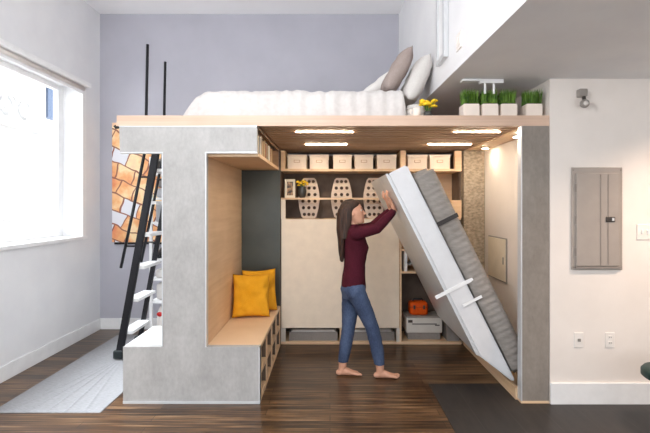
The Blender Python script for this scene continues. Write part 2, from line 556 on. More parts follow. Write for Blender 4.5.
# ------------------------------------------------------------------ things on the upper white wall
def fx(y):
    return sx(y) - 0.0005
fr = thing('framed_panel', 'tall narrow white framed panel on the white wall above the bed', 'framed panel', (fx(3.6), 3.485, 2.74))
ff = BM()
for (a, b, c, d) in ((3.36, 3.395, 2.72, 3.82), (3.575, 3.61, 2.72, 3.82), (3.395, 3.575, 2.72, 2.755), (3.395, 3.575, 3.785, 3.82)):
    box(ff, fx(3.6) - 0.034, fx(3.6) + 0.004, a, b, c, d)
obj('frame', ff, M['alu'], fr)
obj('infill', bx(fx(3.6) - 0.016, fx(3.6) + 0.003, 3.395, 3.575, 2.755, 3.785), M['white_panel'], fr)
pl = thing('switch_plate', 'white double switch plate on the white wall right of the framed panel', 'switch plate', (fx(3.1), 3.1, 2.74))
obj('cover_plate', bx(fx(3.1) - 0.010, fx(3.1) + 0.003, 3.04, 3.16, 2.68, 2.80, bev=0.003), M['plastic_white'], pl)
for y in (3.075, 3.125):
    obj('rocker', bx(fx(3.1) - 0.015, fx(3.1) - 0.010, y - 0.015, y + 0.015, 2.705, 2.775, bev=0.002), M['plastic_white'], pl)

cb = thing('ceiling_bracket', 'white twin plate fixture with two short stems under the grey soffit', 'ceiling fixture', (1.18, 3.44, 2.56))
obj('round_plate', bx(1.04, 1.19, 3.40, 3.47, 2.542, 2.56, bev=0.008), M['trim_white'], cb)
obj('bar', bx(1.185, 1.37, 3.41, 3.46, 2.528, 2.56, bev=0.006), M['trim_white'], cb)
for x in (1.23, 1.30):
    obj('stem', tube(BM(), [(x, 3.435, 2.53), (x, 3.435, 2.45)], 0.009, 10), M['trim_white'], cb)

# ------------------------------------------------------------------ painting on the back wall
def painting_mat():
    m, nt, b = new_mat('abstract_orange_paint')
    v = coords(nt, (1, 1, 1), (PI / 2, 0.0, 0.35))
    tc = nt.nodes.new('ShaderNodeTexCoord')
    sp = nt.nodes.new('ShaderNodeSeparateXYZ')
    nt.links.new(tc.outputs['Object'], sp.inputs[0])
    cm = nt.nodes.new('ShaderNodeCombineXYZ')
    nt.links.new(sp.outputs['X'], cm.inputs['X'])
    nt.links.new(sp.outputs['Z'], cm.inputs['Y'])
    mp = nt.nodes.new('ShaderNodeMapping')
    mp.inputs['Rotation'].default_value = (0, 0, 0.42)
    nt.links.new(cm.outputs[0], mp.inputs['Vector'])
    br = nt.nodes.new('ShaderNodeTexBrick')
    dn = nt.nodes.new('ShaderNodeTexNoise')
    dn.inputs['Scale'].default_value = 2.6
    nt.links.new(mp.outputs[0], dn.inputs['Vector'])
    dm = nt.nodes.new('ShaderNodeMix')
    dm.data_type = 'VECTOR'
    dm.inputs[0].default_value = 0.16
    nt.links.new(mp.outputs[0], dm.inputs[4])
    nt.links.new(dn.outputs['Color'], dm.inputs[5])
    nt.links.new(dm.outputs[1], br.inputs['Vector'])
    br.inputs['Scale'].default_value = 1.0
    br.inputs['Brick Width'].default_value = 0.19
    br.inputs['Row Height'].default_value = 0.15
    br.inputs['Mortar Size'].default_value = 0.007
    br.inputs['Color1'].default_value = (0, 0, 0, 1)
    br.inputs['Color2'].default_value = (1, 1, 1, 1)
    br.inputs['Mortar'].default_value = (0.5, 0.5, 0.5, 1)
    br.offset = 0.4
    n = noise_node(nt, mp.outputs[0], 3.2, 4)
    base = ramp(nt, n, [(0.32, rgb(222, 128, 88)), (0.46, rgb(238, 176, 120)), (0.58, rgb(248, 220, 172)), (0.72, rgb(236, 190, 158))])
    cell = ramp(nt, br.outputs['Color'], [(0.0, (0, 0, 0, 1)), (0.84, (0, 0, 0, 1)), (0.87, (1, 1, 1, 1))])
    c1 = mix_color(nt, cell, base, rgb(226, 226, 232))
    c2 = mix_color(nt, br.outputs['Fac'], c1, rgb(150, 96, 80))
    nt.links.new(c2, b.inputs['Base Color'])
    b.inputs['Roughness'].default_value = 0.7
    return m
pa = thing('painting', 'large orange abstract canvas with tilted dark lines on the lavender wall behind the ladder', 'painting', (-2.29, YW, 1.84))
obj('canvas', bx(-2.735, -1.75, YW - 0.035, YW - 0.002, 1.10, 2.60), painting_mat(), pa)
obj('bottom_batten', bx(-2.70, -1.75, YW - 0.05, YW - 0.002, 1.075, 1.098), M['black'], pa)

# floor mat by the ladder: woven, low ridges shaped to imitate light streaks
mt = BM()
nx, ny = 180, 60
def streak_ridge(x, y):
    z = 0.006
    for k in range(5):
        a = (-2.12, 4.5); bpt = (-2.42 + 0.14 * k, 3.30)
        dx, dy = bpt[0] - a[0], bpt[1] - a[1]
        L = math.hypot(dx, dy)
        t = ((x - a[0]) * dx + (y - a[1]) * dy) / L / L
        d = abs((x - a[0]) * dy - (y - a[1]) * dx) / L
        if 0 < t < 1.02:
            z += 0.007 * max(0, 1 - d / 0.014) * min(1, t * 2)
    return z
g = [[mt.verts.new((-2.555 + 0.825 * i / nx, 3.26 + 1.94 * j / ny, streak_ridge(-2.555 + 0.825 * i / nx, 3.26 + 1.94 * j / ny))) for j in range(ny + 1)] for i in range(nx + 1)]
for i in range(nx):
    for j in range(ny):
        mt.faces.new((g[i][j], g[i + 1][j], g[i + 1][j + 1], g[i][j + 1]))
ed = [e for e in mt.edges if e.is_boundary]
ret = bmesh.ops.extrude_edge_only(mt, edges=ed)
for v in ret['geom']:
    if isinstance(v, bmesh.types.BMVert):
        v.co.z = 0.0005
tag(obj('floor_mat', mt, M['mat_grey'], None, True, (-2.14, 4.2, 0)), 'long pale grey floor mat with modelled light streaks under the ladder by the left wall', 'mat')

# padded stool just reaching into the frame at the right
st = thing('stool', 'dark green padded stool whose rim shows at the lower right photo edge', 'stool', (2.372, 3.0, 0.004))
obj('seat', lathe(BM(), 2.372, 3.0, [(0.165, 0.355), (0.18, 0.368), (0.18, 0.405), (0.165, 0.422)], 32), M['green_vinyl'], st, True)
for k in range(4):
    a = PI / 4 + k * PI / 2
    x, y = 2.372 + 0.07 * math.cos(a), 3.0 + 0.07 * math.sin(a)
    obj('leg', tube(BM(), [(x, y, 0.36), (x + 0.03 * math.cos(a), y + 0.03 * math.sin(a), 0.004)], [0.016, 0.012], 10), M['black'], st)
# ================================================================== THE LOFT
ZD0, ZD = 2.19, 2.272      # deck underside / top
XA, XZ = -1.68, 1.728      # deck ends
lf = thing('loft_platform', 'plywood and pale concrete loft platform built over the living nook', 'loft', (0.0, YF, 0))
obj('deck', bx(XA, XZ, YF, YW, ZD - 0.025, ZD), M['ply_edge'], lf)
obj('fascia', bx(XA, XZ, YF, YF + 0.03, ZD0, ZD - 0.025), M['ply_edge'], lf)
# front: concrete skin with its openings, as one plate in XZ
def plate(bm, rects, y0, y1):
    for x0, x1, z0, z1 in rects:
        box(bm, x0, x1, y0, y1, z0, z1)
    return bm
XC0, XC1 = -1.315, -0.982    # column
XS = -0.551                  # room side of the bench
ZS = 0.449                   # seat height
ZU = 1.984                   # underside of the upper box
skin = BM()
poly = [(-1.66, ZD0), (-0.575, ZD0), (-0.575, ZU), (XC1, ZU), (XC1, ZS), (XS, ZS), (XS, 0.022), (-1.63, 0.022), (-1.63, ZS), (XC0, ZS), (XC0, ZU), (-1.655, ZU)]
prism_xz(skin, poly[::-1], YF, YF + 0.05)
obj('concrete_front', skin, M['concrete'], lf)
ed = BM()
e = 0.009
for r in ((-1.66, -0.575, ZD0 - e, ZD0), (XC1, -0.575, ZU - e, ZU), (-1.655, XC0, ZU - e, ZU), (XC1, XC1 + e, ZS, ZU - e), (XC0 - e, XC0, ZS + 0.008, ZU - e), (XS - e, XS, 0.022, ZS), (-1.63, XS, 0.002, 0.022)):
    box(ed, r[0], r[1], YF - 0.004, YF + 0.052, r[2], r[3])
obj('metal_edge', ed, M['alu'], lf)
obj('nook_lining', bx(XC1 - 0.02, XC1 - 0.001, YF + 0.052, YB - 0.02, 0.02, ZD0 - 0.025), M['ply'], lf)
obj('ladder_side_lining', bx(XC0 + 0.001, XC0 + 0.02, YF + 0.052, YB + 0.1, 0.02, ZD0 - 0.025), M['white_panel'], lf)
obj('nook_back_panel', bx(XC1 + 0.002, XS - 0.004, YB - 0.045, YB - 0.02, ZS + 0.002, ZU - 0.032), M['chalk'], lf)
# slatted ceiling
nS = 14
pitch = (YW - 0.25 - YF - 0.03) / 17
for k in range(17):
    y = YF + 0.034 + k * pitch
    if y + pitch > YW - 0.2:
        break
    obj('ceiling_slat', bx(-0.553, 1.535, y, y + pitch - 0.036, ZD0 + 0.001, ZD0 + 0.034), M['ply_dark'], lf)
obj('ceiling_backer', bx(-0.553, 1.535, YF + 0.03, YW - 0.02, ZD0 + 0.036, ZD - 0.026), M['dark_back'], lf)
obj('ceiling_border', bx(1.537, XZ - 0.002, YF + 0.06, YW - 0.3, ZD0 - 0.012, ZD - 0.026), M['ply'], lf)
for (x0, x1, y) in ((-0.29, 0.195, 3.67), (-0.25, 0.17, 4.42), (1.05, 1.44, 3.67), (1.0, 1.44, 4.42)):
    ch = obj('light_channel', bx(x0 - 0.003, x1 + 0.003, y - 0.009, y + 0.009, ZD0 - 0.002, ZD0 + 0.006), M['alu'], lf)
    obj('light_strip', bx(x0, x1, y - 0.007, y + 0.007, ZD0 - 0.006, ZD0 - 0.002), M['led'], ch)
for y in (3.78, 4.55):
    hd = obj('wall_light', tube(BM(), [(1.632, y, ZD0 - 0.03), (1.632, y, ZD0 - 0.012)], 0.032, 20), M['alu'], lf)
    obj('lens', tube(BM(), [(1.632, y, ZD0 - 0.034), (1.632, y, ZD0 - 0.03)], 0.026, 20), M['led'], hd)
# right post
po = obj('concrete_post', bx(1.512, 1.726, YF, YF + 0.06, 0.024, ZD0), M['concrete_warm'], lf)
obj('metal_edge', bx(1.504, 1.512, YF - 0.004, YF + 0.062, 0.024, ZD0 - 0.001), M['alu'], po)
obj('plinth', bx(1.504, 1.726, YF - 0.004, YF + 0.06, 0.006, 0.024), M['ply'], po)
obj('strand_board_post', bx(1.494, 1.726, YB - 0.02, YB + 0.10, 0.002, ZD0 - 0.016), M['chip'], lf)
hk = obj('side_hook', tube(BM(), [(XA - 0.002, YF + 0.05, 2.19), (XA - 0.03, YF + 0.05, 2.185), (XA - 0.04, YF + 0.05, 2.20)], 0.012, 8), M['black'], lf)

# access hatch in the side wall behind the murphy bed
ha = thing('access_hatch', 'small cream square access hatch in the wall behind the tilted bed', 'hatch', (1.73, 4.46, 1.02))
obj('frame', bx(1.718, 1.7298, 4.22, 4.70, 0.80, 1.24, bev=0.003), M['plastic_grey'], ha)
hd = obj('door', bx(1.712, 1.718, 4.232, 4.688, 0.812, 1.228, bev=0.002), M['cream_paper'], ha)
obj('latch', bx(1.706, 1.712, 4.27, 4.285, 0.98, 1.05), M['plastic_grey'], hd)

# ------------------------------------------------------------------ storage bench in the nook
be = thing('storage_bench', 'plywood storage bench with open cubbies in the seating nook', 'bench', (-0.76, 4.1, 0))
y0b, y1b = YF + 0.052, YB - 0.05
obj('seat', bx(XC1 + 0.001, XS, y0b, y1b, ZS - 0.03, ZS, bev=0.003), M['ply'], be)
obj('base_board', bx(XC1 + 0.001, XS, y0b, y1b, 0.004, 0.03), M['ply'], be)
obj('middle_shelf', bx(XC1 + 0.03, XS + 0.001, y0b + 0.022, y1b - 0.022, 0.215, 0.237), M['ply'], be)
obj('back_board', bx(XC1 + 0.001, XC1 + 0.02, y0b, y1b, 0.03, ZS - 0.03), M['dark_back'], be)
nc = 4
dv = (y1b - y0b - 0.022) / nc
for k in range(nc + 1):
    y = y0b + k * dv
    d_ = obj('divider', bx(XC1 + 0.02, XS - 0.012, y, y + 0.022, 0.03, ZS - 0.03), M['dark_back'], be)  # dark faces imitate the shade inside the cubbies
    obj('edge_band', bx(XS - 0.012, XS, y, y + 0.022, 0.03, ZS - 0.03), M['ply'], d_)
bins = [(0, 0, 'upper'), (0, 1, 'upper'), (2, 0, ''), (2, 1, ''), (3, 0, ''), (3, 1, '')]
bl_lab = {(3, 0): 'grey felt bin in the rearmost lower bench cubby', (3, 1): 'grey felt bin in the rearmost upper bench cubby'}
for (k, lv), lab in bl_lab.items():
    yy = y0b + k * dv + 0.03
    z = 0.0305 if lv == 0 else 0.2375
    t = thing('felt_bin', lab, 'bin', (XS - 0.15, yy + dv / 2, z), 'felt bins in the bench')
    obj('body', bx(XS - 0.30, XS - 0.03, yy, yy + dv - 0.04, z, z + 0.15, bev=0.006), M['grey_box'], t)
    obj('pull_tab', bx(XS - 0.03, XS - 0.024, yy + dv / 2 - 0.045, yy + dv / 2 + 0.005, z + 0.08, z + 0.10), M['black_soft'], t)

# two mustard cushions at the back of the bench
def cushion(loc, w, h, t, rx, rz, label, seed):
    Mx = Matrix.Translation(loc) @ Matrix.Rotation(rz, 4, 'Z') @ Matrix.Rotation(rx, 4, 'X')
    o = obj('cushion', pillow(BM(), Mx, w, h, t, 30, 0.022, seed), M['mustard'], None, True, (loc[0], loc[1], loc[2] - h / 2))
    return tag(o, label, 'cushion', 'mustard cushions on the bench')
cushion((-0.79, 4.34, ZS + 0.213), 0.37, 0.43, 0.15, math.radians(74), math.radians(8), 'mustard cushion in front, leaning at the back of the plywood bench', 1)
cushion((-0.735, 4.54, ZS + 0.222), 0.36, 0.44, 0.14, math.radians(80), math.radians(24), 'mustard cushion behind, partly covered by the front cushion', 5)

# ------------------------------------------------------------------ overhead bookcase, open to the room
bc = thing('overhead_bookcase', 'plywood bookcase box hung over the bench, open towards the room', 'bookcase', (-0.77, 4.1, ZU))
obj('bottom_board', bx(XC1 + 0.001, -0.572, YF + 0.052, YB - 0.02, ZU - 0.03, ZU), M['ply'], bc)
obj('back_board', bx(XC1 + 0.001, XC1 + 0.02, YF + 0.052, YB - 0.02, ZU, ZD0 - 0.02), M['dark_back'], bc)
obj('top_rail', bx(-0.59, -0.572, YF + 0.052, YB - 0.02, ZD0 - 0.016, ZD0), M['ply_dark'], bc)
obj('end_board', bx(XC1 + 0.02, -0.572, YB - 0.04, YB - 0.02, ZU, ZD0 - 0.02), M['ply_dark'], bc)
bcols = [('cream', (232, 218, 190)), ('brown', (120, 82, 56)), ('white', (238, 234, 226)), ('tan', (188, 146, 100)), ('dark grey', (74, 68, 66)), ('rust', (166, 92, 58)), ('beige', (214, 190, 150))]
BMATS = {n: plain('book_' + n.replace(' ', '_'), rgb(*c), 0.6) for n, c in bcols}
seq = ['cream', 'dark grey', 'white', 'brown', 'cream', 'tan', 'brown', 'beige', 'rust', 'cream', 'dark grey', 'tan', 'white', 'brown', 'beige', 'rust', 'cream', 'tan']
ordw = ['first', 'second', 'third', 'fourth', 'fifth', 'sixth', 'seventh', 'eighth', 'ninth', 'tenth', 'eleventh', 'twelfth', 'thirteenth', 'fourteenth', 'fifteenth', 'sixteenth', 'seventeenth', 'eighteenth']
yb = YF + 0.07
cnt = {}
tot = {n: seq.count(n) for n in seq}
for k, n in enumerate(seq):
    w = random.uniform(0.035, 0.062)
    h = random.uniform(0.135, 0.172)
    dpt = random.uniform(0.13, 0.19)
    xb = -0.578 - random.uniform(0.0, 0.015)
    c = cnt.get(n, 0)
    cnt[n] = c + 1
    lab = '%s-spined book in the overhead bookcase, %s from the front of the row' % (n, ordw[k])
    t = thing('book', lab, 'book', (xb - dpt / 2, yb + w / 2, ZU), 'books in the overhead bookcase')
    cv = BM()
    box(cv, xb - dpt, xb, yb, yb + 0.003, ZU + 0.0005, ZU + h)
    box(cv, xb - dpt, xb, yb + w - 0.003, yb + w, ZU + 0.0005, ZU + h)
    box(cv, xb - 0.004, xb, yb + 0.003, yb + w - 0.003, ZU + 0.0005, ZU + h)
    obj('cover', cv, BMATS[n], t)
    obj('pages', bx(xb - dpt + 0.004, xb - 0.004, yb + 0.003, yb + w - 0.003, ZU + 0.003, ZU + h - 0.004), M['cream_paper'], t)
    yb += w + (0.002 if k % 5 else 0.02)

# ------------------------------------------------------------------ white step box by the ladder
sb = thing('step_box', 'low white-topped step box beside the ladder foot', 'step', (-1.47, 3.72, 0))
obj('top', bx(-1.63, XC0 + 0.0005, YF + 0.052, 4.0, ZS - 0.03, ZS), M['white_panel'], sb)
obj('side', bx(-1.63, -1.61, YF + 0.052, 4.0, 0.002, ZS - 0.03), M['concrete'], sb)
obj('back', bx(-1.61, XC0 - 0.001, 3.98, 4.0, 0.002, ZS - 0.03), M['white_panel'], sb)

# ------------------------------------------------------------------ ladder
ld = thing('ladder', 'black-railed ladder with white treads leaning against the loft left end', 'ladder', (-2.14, 4.62, 0))
def lx(z):
    return -2.14 + (0.41 / 2.27) * z
def stringer(y, wd, th):
    bm = BM()
    prism_xz(bm, [(lx(0.07) - wd / 2, 0.07), (lx(0.07) + wd / 2, 0.07), (lx(2.25) + wd / 2, 2.25), (lx(2.25) - wd / 2, 2.25)], y - th / 2, y + th / 2)
    bmesh.ops.bevel(bm, geom=bm.edges[:], offset=0.006, segments=2, affect='EDGES')
    return bm
for y, wd in ((4.38, 0.074), (4.85, 0.05)):
    s = obj('stringer', stringer(y, wd, 0.035), M['black'], ld)
    obj('rubber_foot', bx(lx(0.03) - 0.05, lx(0.03) + 0.045, y - 0.03, y + 0.03, 0.017, 0.10, bev=0.012), M['rubber'], s)
for k in range(7):
    z = 0.27 + 0.33 * k
    if z > 2.1:
        break
    obj('tread', bx(lx(z) - 0.05, lx(z) + 0.085, 4.398, 4.832, z - 0.016, z + 0.016, bev=0.004), M['trim_white'], ld)
for y, ztop in ((4.38, 3.19), (4.85, 3.17)):
    hr = obj('handrail', tube(BM(), [(-2.115, y, 0.93), (-1.99, y, 1.52), (-1.875, y, 2.10), (-1.862, y, 2.30), (-1.845, y, ztop)], 0.015, 10), M['black'], ld, True)
    for z in (1.15, 1.85):
        xr = -2.115 + (z - 0.93) * 0.24 / 1.17
        obj('rail_bracket', tube(BM(), [(xr, y, z), (lx(z) - 0.03, y, z)], 0.009, 8), M['black'], hr)

# ------------------------------------------------------------------ white shelf rack behind the ladder, with its contents
rk = thing('shelf_rack', 'white open shelf rack standing behind the ladder', 'shelf', (-1.66, 5.12, 0))
rz = [0.12, 0.46, 0.72, 0.95, 1.37, 1.65, 1.93]
x0r, x1r, y0r, y1r = -2.075, -1.335, 4.97, 5.40
for z in rz:
    obj('shelf_board', bx(x0r, x1r, y0r, y1r, z - 0.022, z), M['trim_white'], rk)
for (x, y) in ((x0r, y0r), (x1r - 0.03, y0r), (x0r, y1r - 0.03), (x1r - 0.03, y1r - 0.03)):
    obj('upright', bx(x, x + 0.03, y - 0.001, y + 0.03, 0.001, 2.12), M['trim_white'], rk)
def clothbox(name, label, cat, x0, x1, z, h, mat, y0=5.01, y1=5.32, bev=0.02):
    return tag(obj(name, bx(x0, x1, y0, y1, z + 0.0005, z + h, bev=bev, seg=3), M[mat], None, True, ((x0 + x1) / 2, (y0 + y1) / 2, z)), label, cat)
t = thing('storage_crate', 'dark grey crate on the topmost board of the white rack', 'crate', (-1.85, 5.15, 1.93))
obj('body', bx(-2.02, -1.66, 5.01, 5.30, 1.9305, 2.09, bev=0.01), M['strap'], t)
obj('rim', bx(-2.03, -1.65, 5.0, 5.31, 2.075, 2.10, bev=0.006), M['plastic_grey'], t)
for k, (m_, lab) in enumerate((('light_grey', 'light grey folded blanket, lower of the two stacked on the white rack'), ('grey_box', 'mid grey folded blanket, upper of the two stacked on the white rack'))):
    clothbox('folded_blanket', lab, 'blanket', -2.02 + 0.02 * k, -1.62, 1.65 + 0.115 * k, 0.112, m_, bev=0.03)
t = thing('storage_bin', 'light grey cloth bin on the third board from the top of the white rack', 'bin', (-1.85, 5.15, 1.37))
obj('body', bx(-2.02, -1.64, 5.01, 5.32, 1.3705, 1.60, bev=0.015), M['light_grey'], t)
obj('handle', tube(BM(), [(-1.88, 5.012, 1.52), (-1.87, 4.985, 1.505), (-1.80, 4.985, 1.505), (-1.79, 5.012, 1.52)], 0.006, 8), M['strap'], t)
clothbox('folded_towel', 'pale folded towel on the third lowest board of the white rack', 'towel', -2.03, -1.70, 0.72, 0.10, 'pale_linen', bev=0.03)
def shoe(x, y, z, label):
    t = thing('shoe', label, 'shoe', (x, y, z), 'black shoes on the white rack')
    up = BM()
    loft(up, [((x, y + 0.10, z + 0.06), (0.036, 0, 0), (0, 0, 0.05)), ((x, y + 0.04, z + 0.065), (0.04, 0, 0), (0, 0, 0.055)), ((x, y - 0.05, z + 0.045), (0.042, 0, 0), (0, 0, 0.035)), ((x, y - 0.13, z + 0.032), (0.032, 0, 0), (0, 0, 0.02))], 16)
    obj('upper', up, M['black_soft'], t, True)
    obj('sole', bx(x - 0.042, x + 0.042, y - 0.15, y + 0.12, z + 0.0005, z + 0.022, bev=0.01), M['rubber'], t)
zs_ = 0.95
shoe(-2.0, 5.15, zs_, 'black shoe on the middle board of the white rack, nearer the ladder')
shoe(-1.9, 5.15, zs_, 'black shoe on the middle board of the white rack, nearer the concrete column')
bg = thing('plastic_bag', 'white plastic bag with a red mark on the lowest board of the white rack', 'bag', (-1.96, 5.12, 0.12))
b_ = BM()
loft(b_, [((-1.95, 5.12, 0.1205), (0.07, 0, 0), (0, 0.09, 0)), ((-1.95, 5.12, 0.16), (0.085, 0, 0), (0, 0.11, 0)), ((-1.95, 5.12, 0.28), (0.085, 0, 0), (0, 0.10, 0)), ((-1.95, 5.12, 0.36), (0.06, 0, 0), (0, 0.07, 0)), ((-1.95, 5.12, 0.42), (0.03, 0, 0), (0, 0.03, 0))], 24)
obj('body', b_, M['plastic_white'], bg, True)
obj('red_mark', ball(BM(), (-1.975, 5.02, 0.30), 0.035, 0.012, 0.028), M['red'], bg, True)
clothbox('folded_blanket', 'white folded blanket on the second lowest board of the white rack', 'blanket', -2.02, -1.60, 0.46, 0.20, 'pale_linen', bev=0.04)
# ================================================================== SHELVING AT THE BACK
ys0, ys1 = YB, 5.25
su = thing('wall_shelving', 'built-in plywood shelving across the back of the living nook', 'shelving', (0.47, YB, 0))
X0, X1 = -0.549, 1.49
XD = 0.79                                # divider between the wide bay and the right bay
obj('back_panel', bx(X0, X1, ys1, ys1 + 0.015, 0.002, ZD0 - 0.03), M['dark_back'], su)
obj('side_panel', bx(X0 - 0.02, X0, ys0 + 0.01, ys1, 0.002, ZD0 - 0.01), M['dark_back'], su)
obj('side_panel', bx(1.474, 1.492, ys0 + 0.1, ys1, 0.002, ZD0 - 0.01), M['dark_back'], su)
obj('top_shelf', bx(X0, 1.474, ys0, ys1, 1.945, 1.972), M['ply'], su)
obj('ledge_shelf', bx(X0, XD - 0.011, ys0, ys0 + 0.13, 1.628, 1.648), M['ply'], su)
obj('bottom_board', bx(X0, 1.474, ys0, ys1, 0.012, 0.036), M['ply'], su)
obj('plinth', bx(X0, 1.474, ys0 + 0.01, ys0 + 0.03, 0.001, 0.012), M['ply'], su)
obj('divider', bx(XD - 0.011, XD + 0.011, ys0, ys1, 0.036, 1.945), M['ply'], su)
obj('divider', bx(0.79, 0.85, ys0, ys1, 1.972, ZD0 - 0.012), M['ply'], su)
obj('divider', bx(X0, X0 + 0.045, ys0, ys1, 1.972, ZD0 - 0.012), M['ply'], su)
obj('divider', bx(X0, X0 + 0.05, ys0, ys0 + 0.02, 1.41, 1.628), M['melamine'], su)
obj('divider', bx(1.40, 1.474, ys0, ys0 + 0.06, 1.972, ZD0 - 0.012), M['ply'], su)
obj('divider', bx(0.11, 0.14, ys0 + 0.01, ys1, 0.036, 0.185), M['ply'], su)
obj('divider', bx(X0, X0 + 0.05, ys0 + 0.002, ys0 + 0.06, 0.036, 0.186), M['printer'], su)
obj('divider', bx(0.745, 0.779, ys0 + 0.002, ys0 + 0.06, 0.036, 0.186), M['printer'], su)
obj('right_shelf', bx(XD + 0.011, 1.474, ys0, ys1, 1.05, 1.074), M['ply'], su)
obj('right_shelf', bx(XD + 0.011, 1.474, ys0, ys1, 0.80, 0.824), M['ply'], su)
obj('right_shelf', bx(XD + 0.011, 1.474, ys0 + 0.02, ys1, 1.40, 1.424), M['ply'], su)
obj('nook_back', bx(XD + 0.012, 1.473, ys1 - 0.012, ys1 - 0.001, 0.825, 1.944), M['ply'], su)
obj('cubby_side', bx(0.835, 0.865, ys0, ys1 - 0.012, 0.824, 1.05), M['white_panel'], su)
obj('side_box', bx(1.36, 1.474, ys0, ys0 + 0.2, 1.424, 1.62), M['ply'], su)

ca = thing('cabinet', 'cream two-door cabinet in the middle of the shelving', 'cabinet', (0.12, YB, 0.185))
obj('body', bx(X0 + 0.001, XD - 0.012, ys0 + 0.02, ys1 - 0.001, 0.187, 1.405), M['melamine'], ca)
for a, b, hx in ((-0.545, 0.132, 0.11), (0.138, 0.772, 0.16)):
    d = obj('door', bx(a, b, ys0 - 0.002, ys0 + 0.018, 0.19, 1.408, bev=0.002), M['melamine'], ca)
obj('top_edge', bx(X0 + 0.001, XD - 0.012, ys0 + 0.02, ys1 - 0.001, 1.4055, 1.4095), M['ply'], ca)

# seven cream boxes on the top shelf
bxs = [(-0.482, -0.263), (-0.232, -0.012), (0.034, 0.246), (0.276, 0.490), (0.528, 0.750), (0.872, 1.098), (1.122, 1.355)]
blabs = ['cream lidded box at the far left of the top shelf, next to the bookcase', 'cream lidded box second from the left on the top shelf', 'cream lidded box third from the left on the top shelf', 'cream lidded box fourth from the left on the top shelf',
         'cream lidded box on the top shelf directly left of the plywood divider', 'cream lidded box on the top shelf directly right of the plywood divider', 'cream lidded box at the far right of the top shelf, near the strand board']
for (a, b), lab in zip(bxs, blabs):
    t = thing('storage_box', lab, 'box', ((a + b) / 2, ys0 + 0.16, 1.972), 'cream boxes on the top shelf')
    yb0, yb1 = ys0 + 0.025, ys0 + 0.31
    obj('body', bx(a + 0.004, b - 0.004, yb0 + 0.004, yb1, 1.9725, 2.10, bev=0.003), M['boxcard'], t)
    obj('lid', bx(a, b, yb0, yb1 + 0.004, 2.10, 2.135, bev=0.004), M['card_lid'], t)
    c = (a + b) / 2
    h = obj('label_holder', bx(c - 0.035, c + 0.035, yb0 - 0.001, yb0 + 0.005, 2.045, 2.075, bev=0.002), M['brass'], t)
    obj('card', bx(c - 0.028, c + 0.028, yb0 - 0.003, yb0 + 0.001, 2.051, 2.069), M['card_lid'], h)

# three perforated pressed panels standing on the cabinet
def perforated(name):
    cu = bpy.data.curves.new(name, 'CURVE')
    cu.dimensions = '2D'
    cu.fill_mode = 'BOTH'
    cu.extrude = 0.007
    def poly(pts):
        s = cu.splines.new('POLY')
        s.points.add(len(pts) - 1)
        for p, q in zip(s.points, pts):
            p.co = (q[0], q[1], 0, 1)
        s.use_cyclic_u = True
    H = 0.475
    half = [(0.0, 0.062), (0.02, 0.085), (0.12, 0.112), (0.22, 0.125), (0.30, 0.119), (0.40, 0.098), (0.455, 0.080), (H, 0.060)]
    poly([(x, z) for z, x in half] + [(-x, z) for z, x in half[::-1]])
    for r in range(6):
        z = 0.048 + r * 0.077
        w = [0.052, 0.064, 0.070, 0.070, 0.062, 0.050][r]
        for cx in (-w, 0, w):
            poly([(cx + 0.0195 * math.cos(-2 * PI * k / 14), z + 0.0195 * math.sin(-2 * PI * k / 14)) for k in range(14)])
    o = bpy.data.objects.new(name, cu)
    COL.objects.link(o)
    dg = bpy.context.evaluated_depsgraph_get()
    me = bpy.data.meshes.new_from_object(o.evaluated_get(dg))
    bpy.data.objects.remove(o)
    bm = BM()
    bm.from_mesh(me)
    bmesh.ops.remove_doubles(bm, verts=bm.verts[:], dist=0.0002)
    return bm
for xc, lab in ((-0.245, 'pale perforated panel behind the yellow flowers, leftmost of three'), (0.135, 'middle pale perforated panel, above the seam of the cabinet doors'), (0.513, 'pale perforated panel beside the tilted bed, rightmost of three')):
    b_ = perforated('p')
    for v in b_.verts:
        x, z, d = v.co
        v.co = (xc + x, 5.02 + d + z * 0.10 + 0.9 * x * x, 1.4105 + z * 0.995)
    o = obj('perforated_panel', b_, M['perf'], None, False, (xc, 5.02, 1.4105))
    tag(o, lab, 'panel', 'perforated panels on the cabinet')

# picture frame and flower pot on the ledge
pf = thing('picture_frame', 'small cream photo frame at the left end of the ledge shelf', 'picture frame', (-0.452, ys0 + 0.04, 1.648))
fm = BM()
for (a, b, c, d) in ((-0.51, -0.485, 1.649, 1.858), (-0.418, -0.393, 1.649, 1.858), (-0.485, -0.418, 1.649, 1.676), (-0.485, -0.418, 1.83, 1.858)):
    box(fm, a, b, ys0 + 0.03, ys0 + 0.045, c, d)
obj('frame', fm, M['cream_paper'], pf)
obj('picture', bx(-0.485, -0.418, ys0 + 0.038, ys0 + 0.044, 1.676, 1.83), mottled('dark_photo_print', rgb(60, 48, 42), rgb(190, 150, 110), 0.4, 22, lo=0.45, hi=0.6), pf)
obj('easel_back', bx(-0.462, -0.442, ys0 + 0.045, ys0 + 0.075, 1.649, 1.78), M['black_soft'], pf)

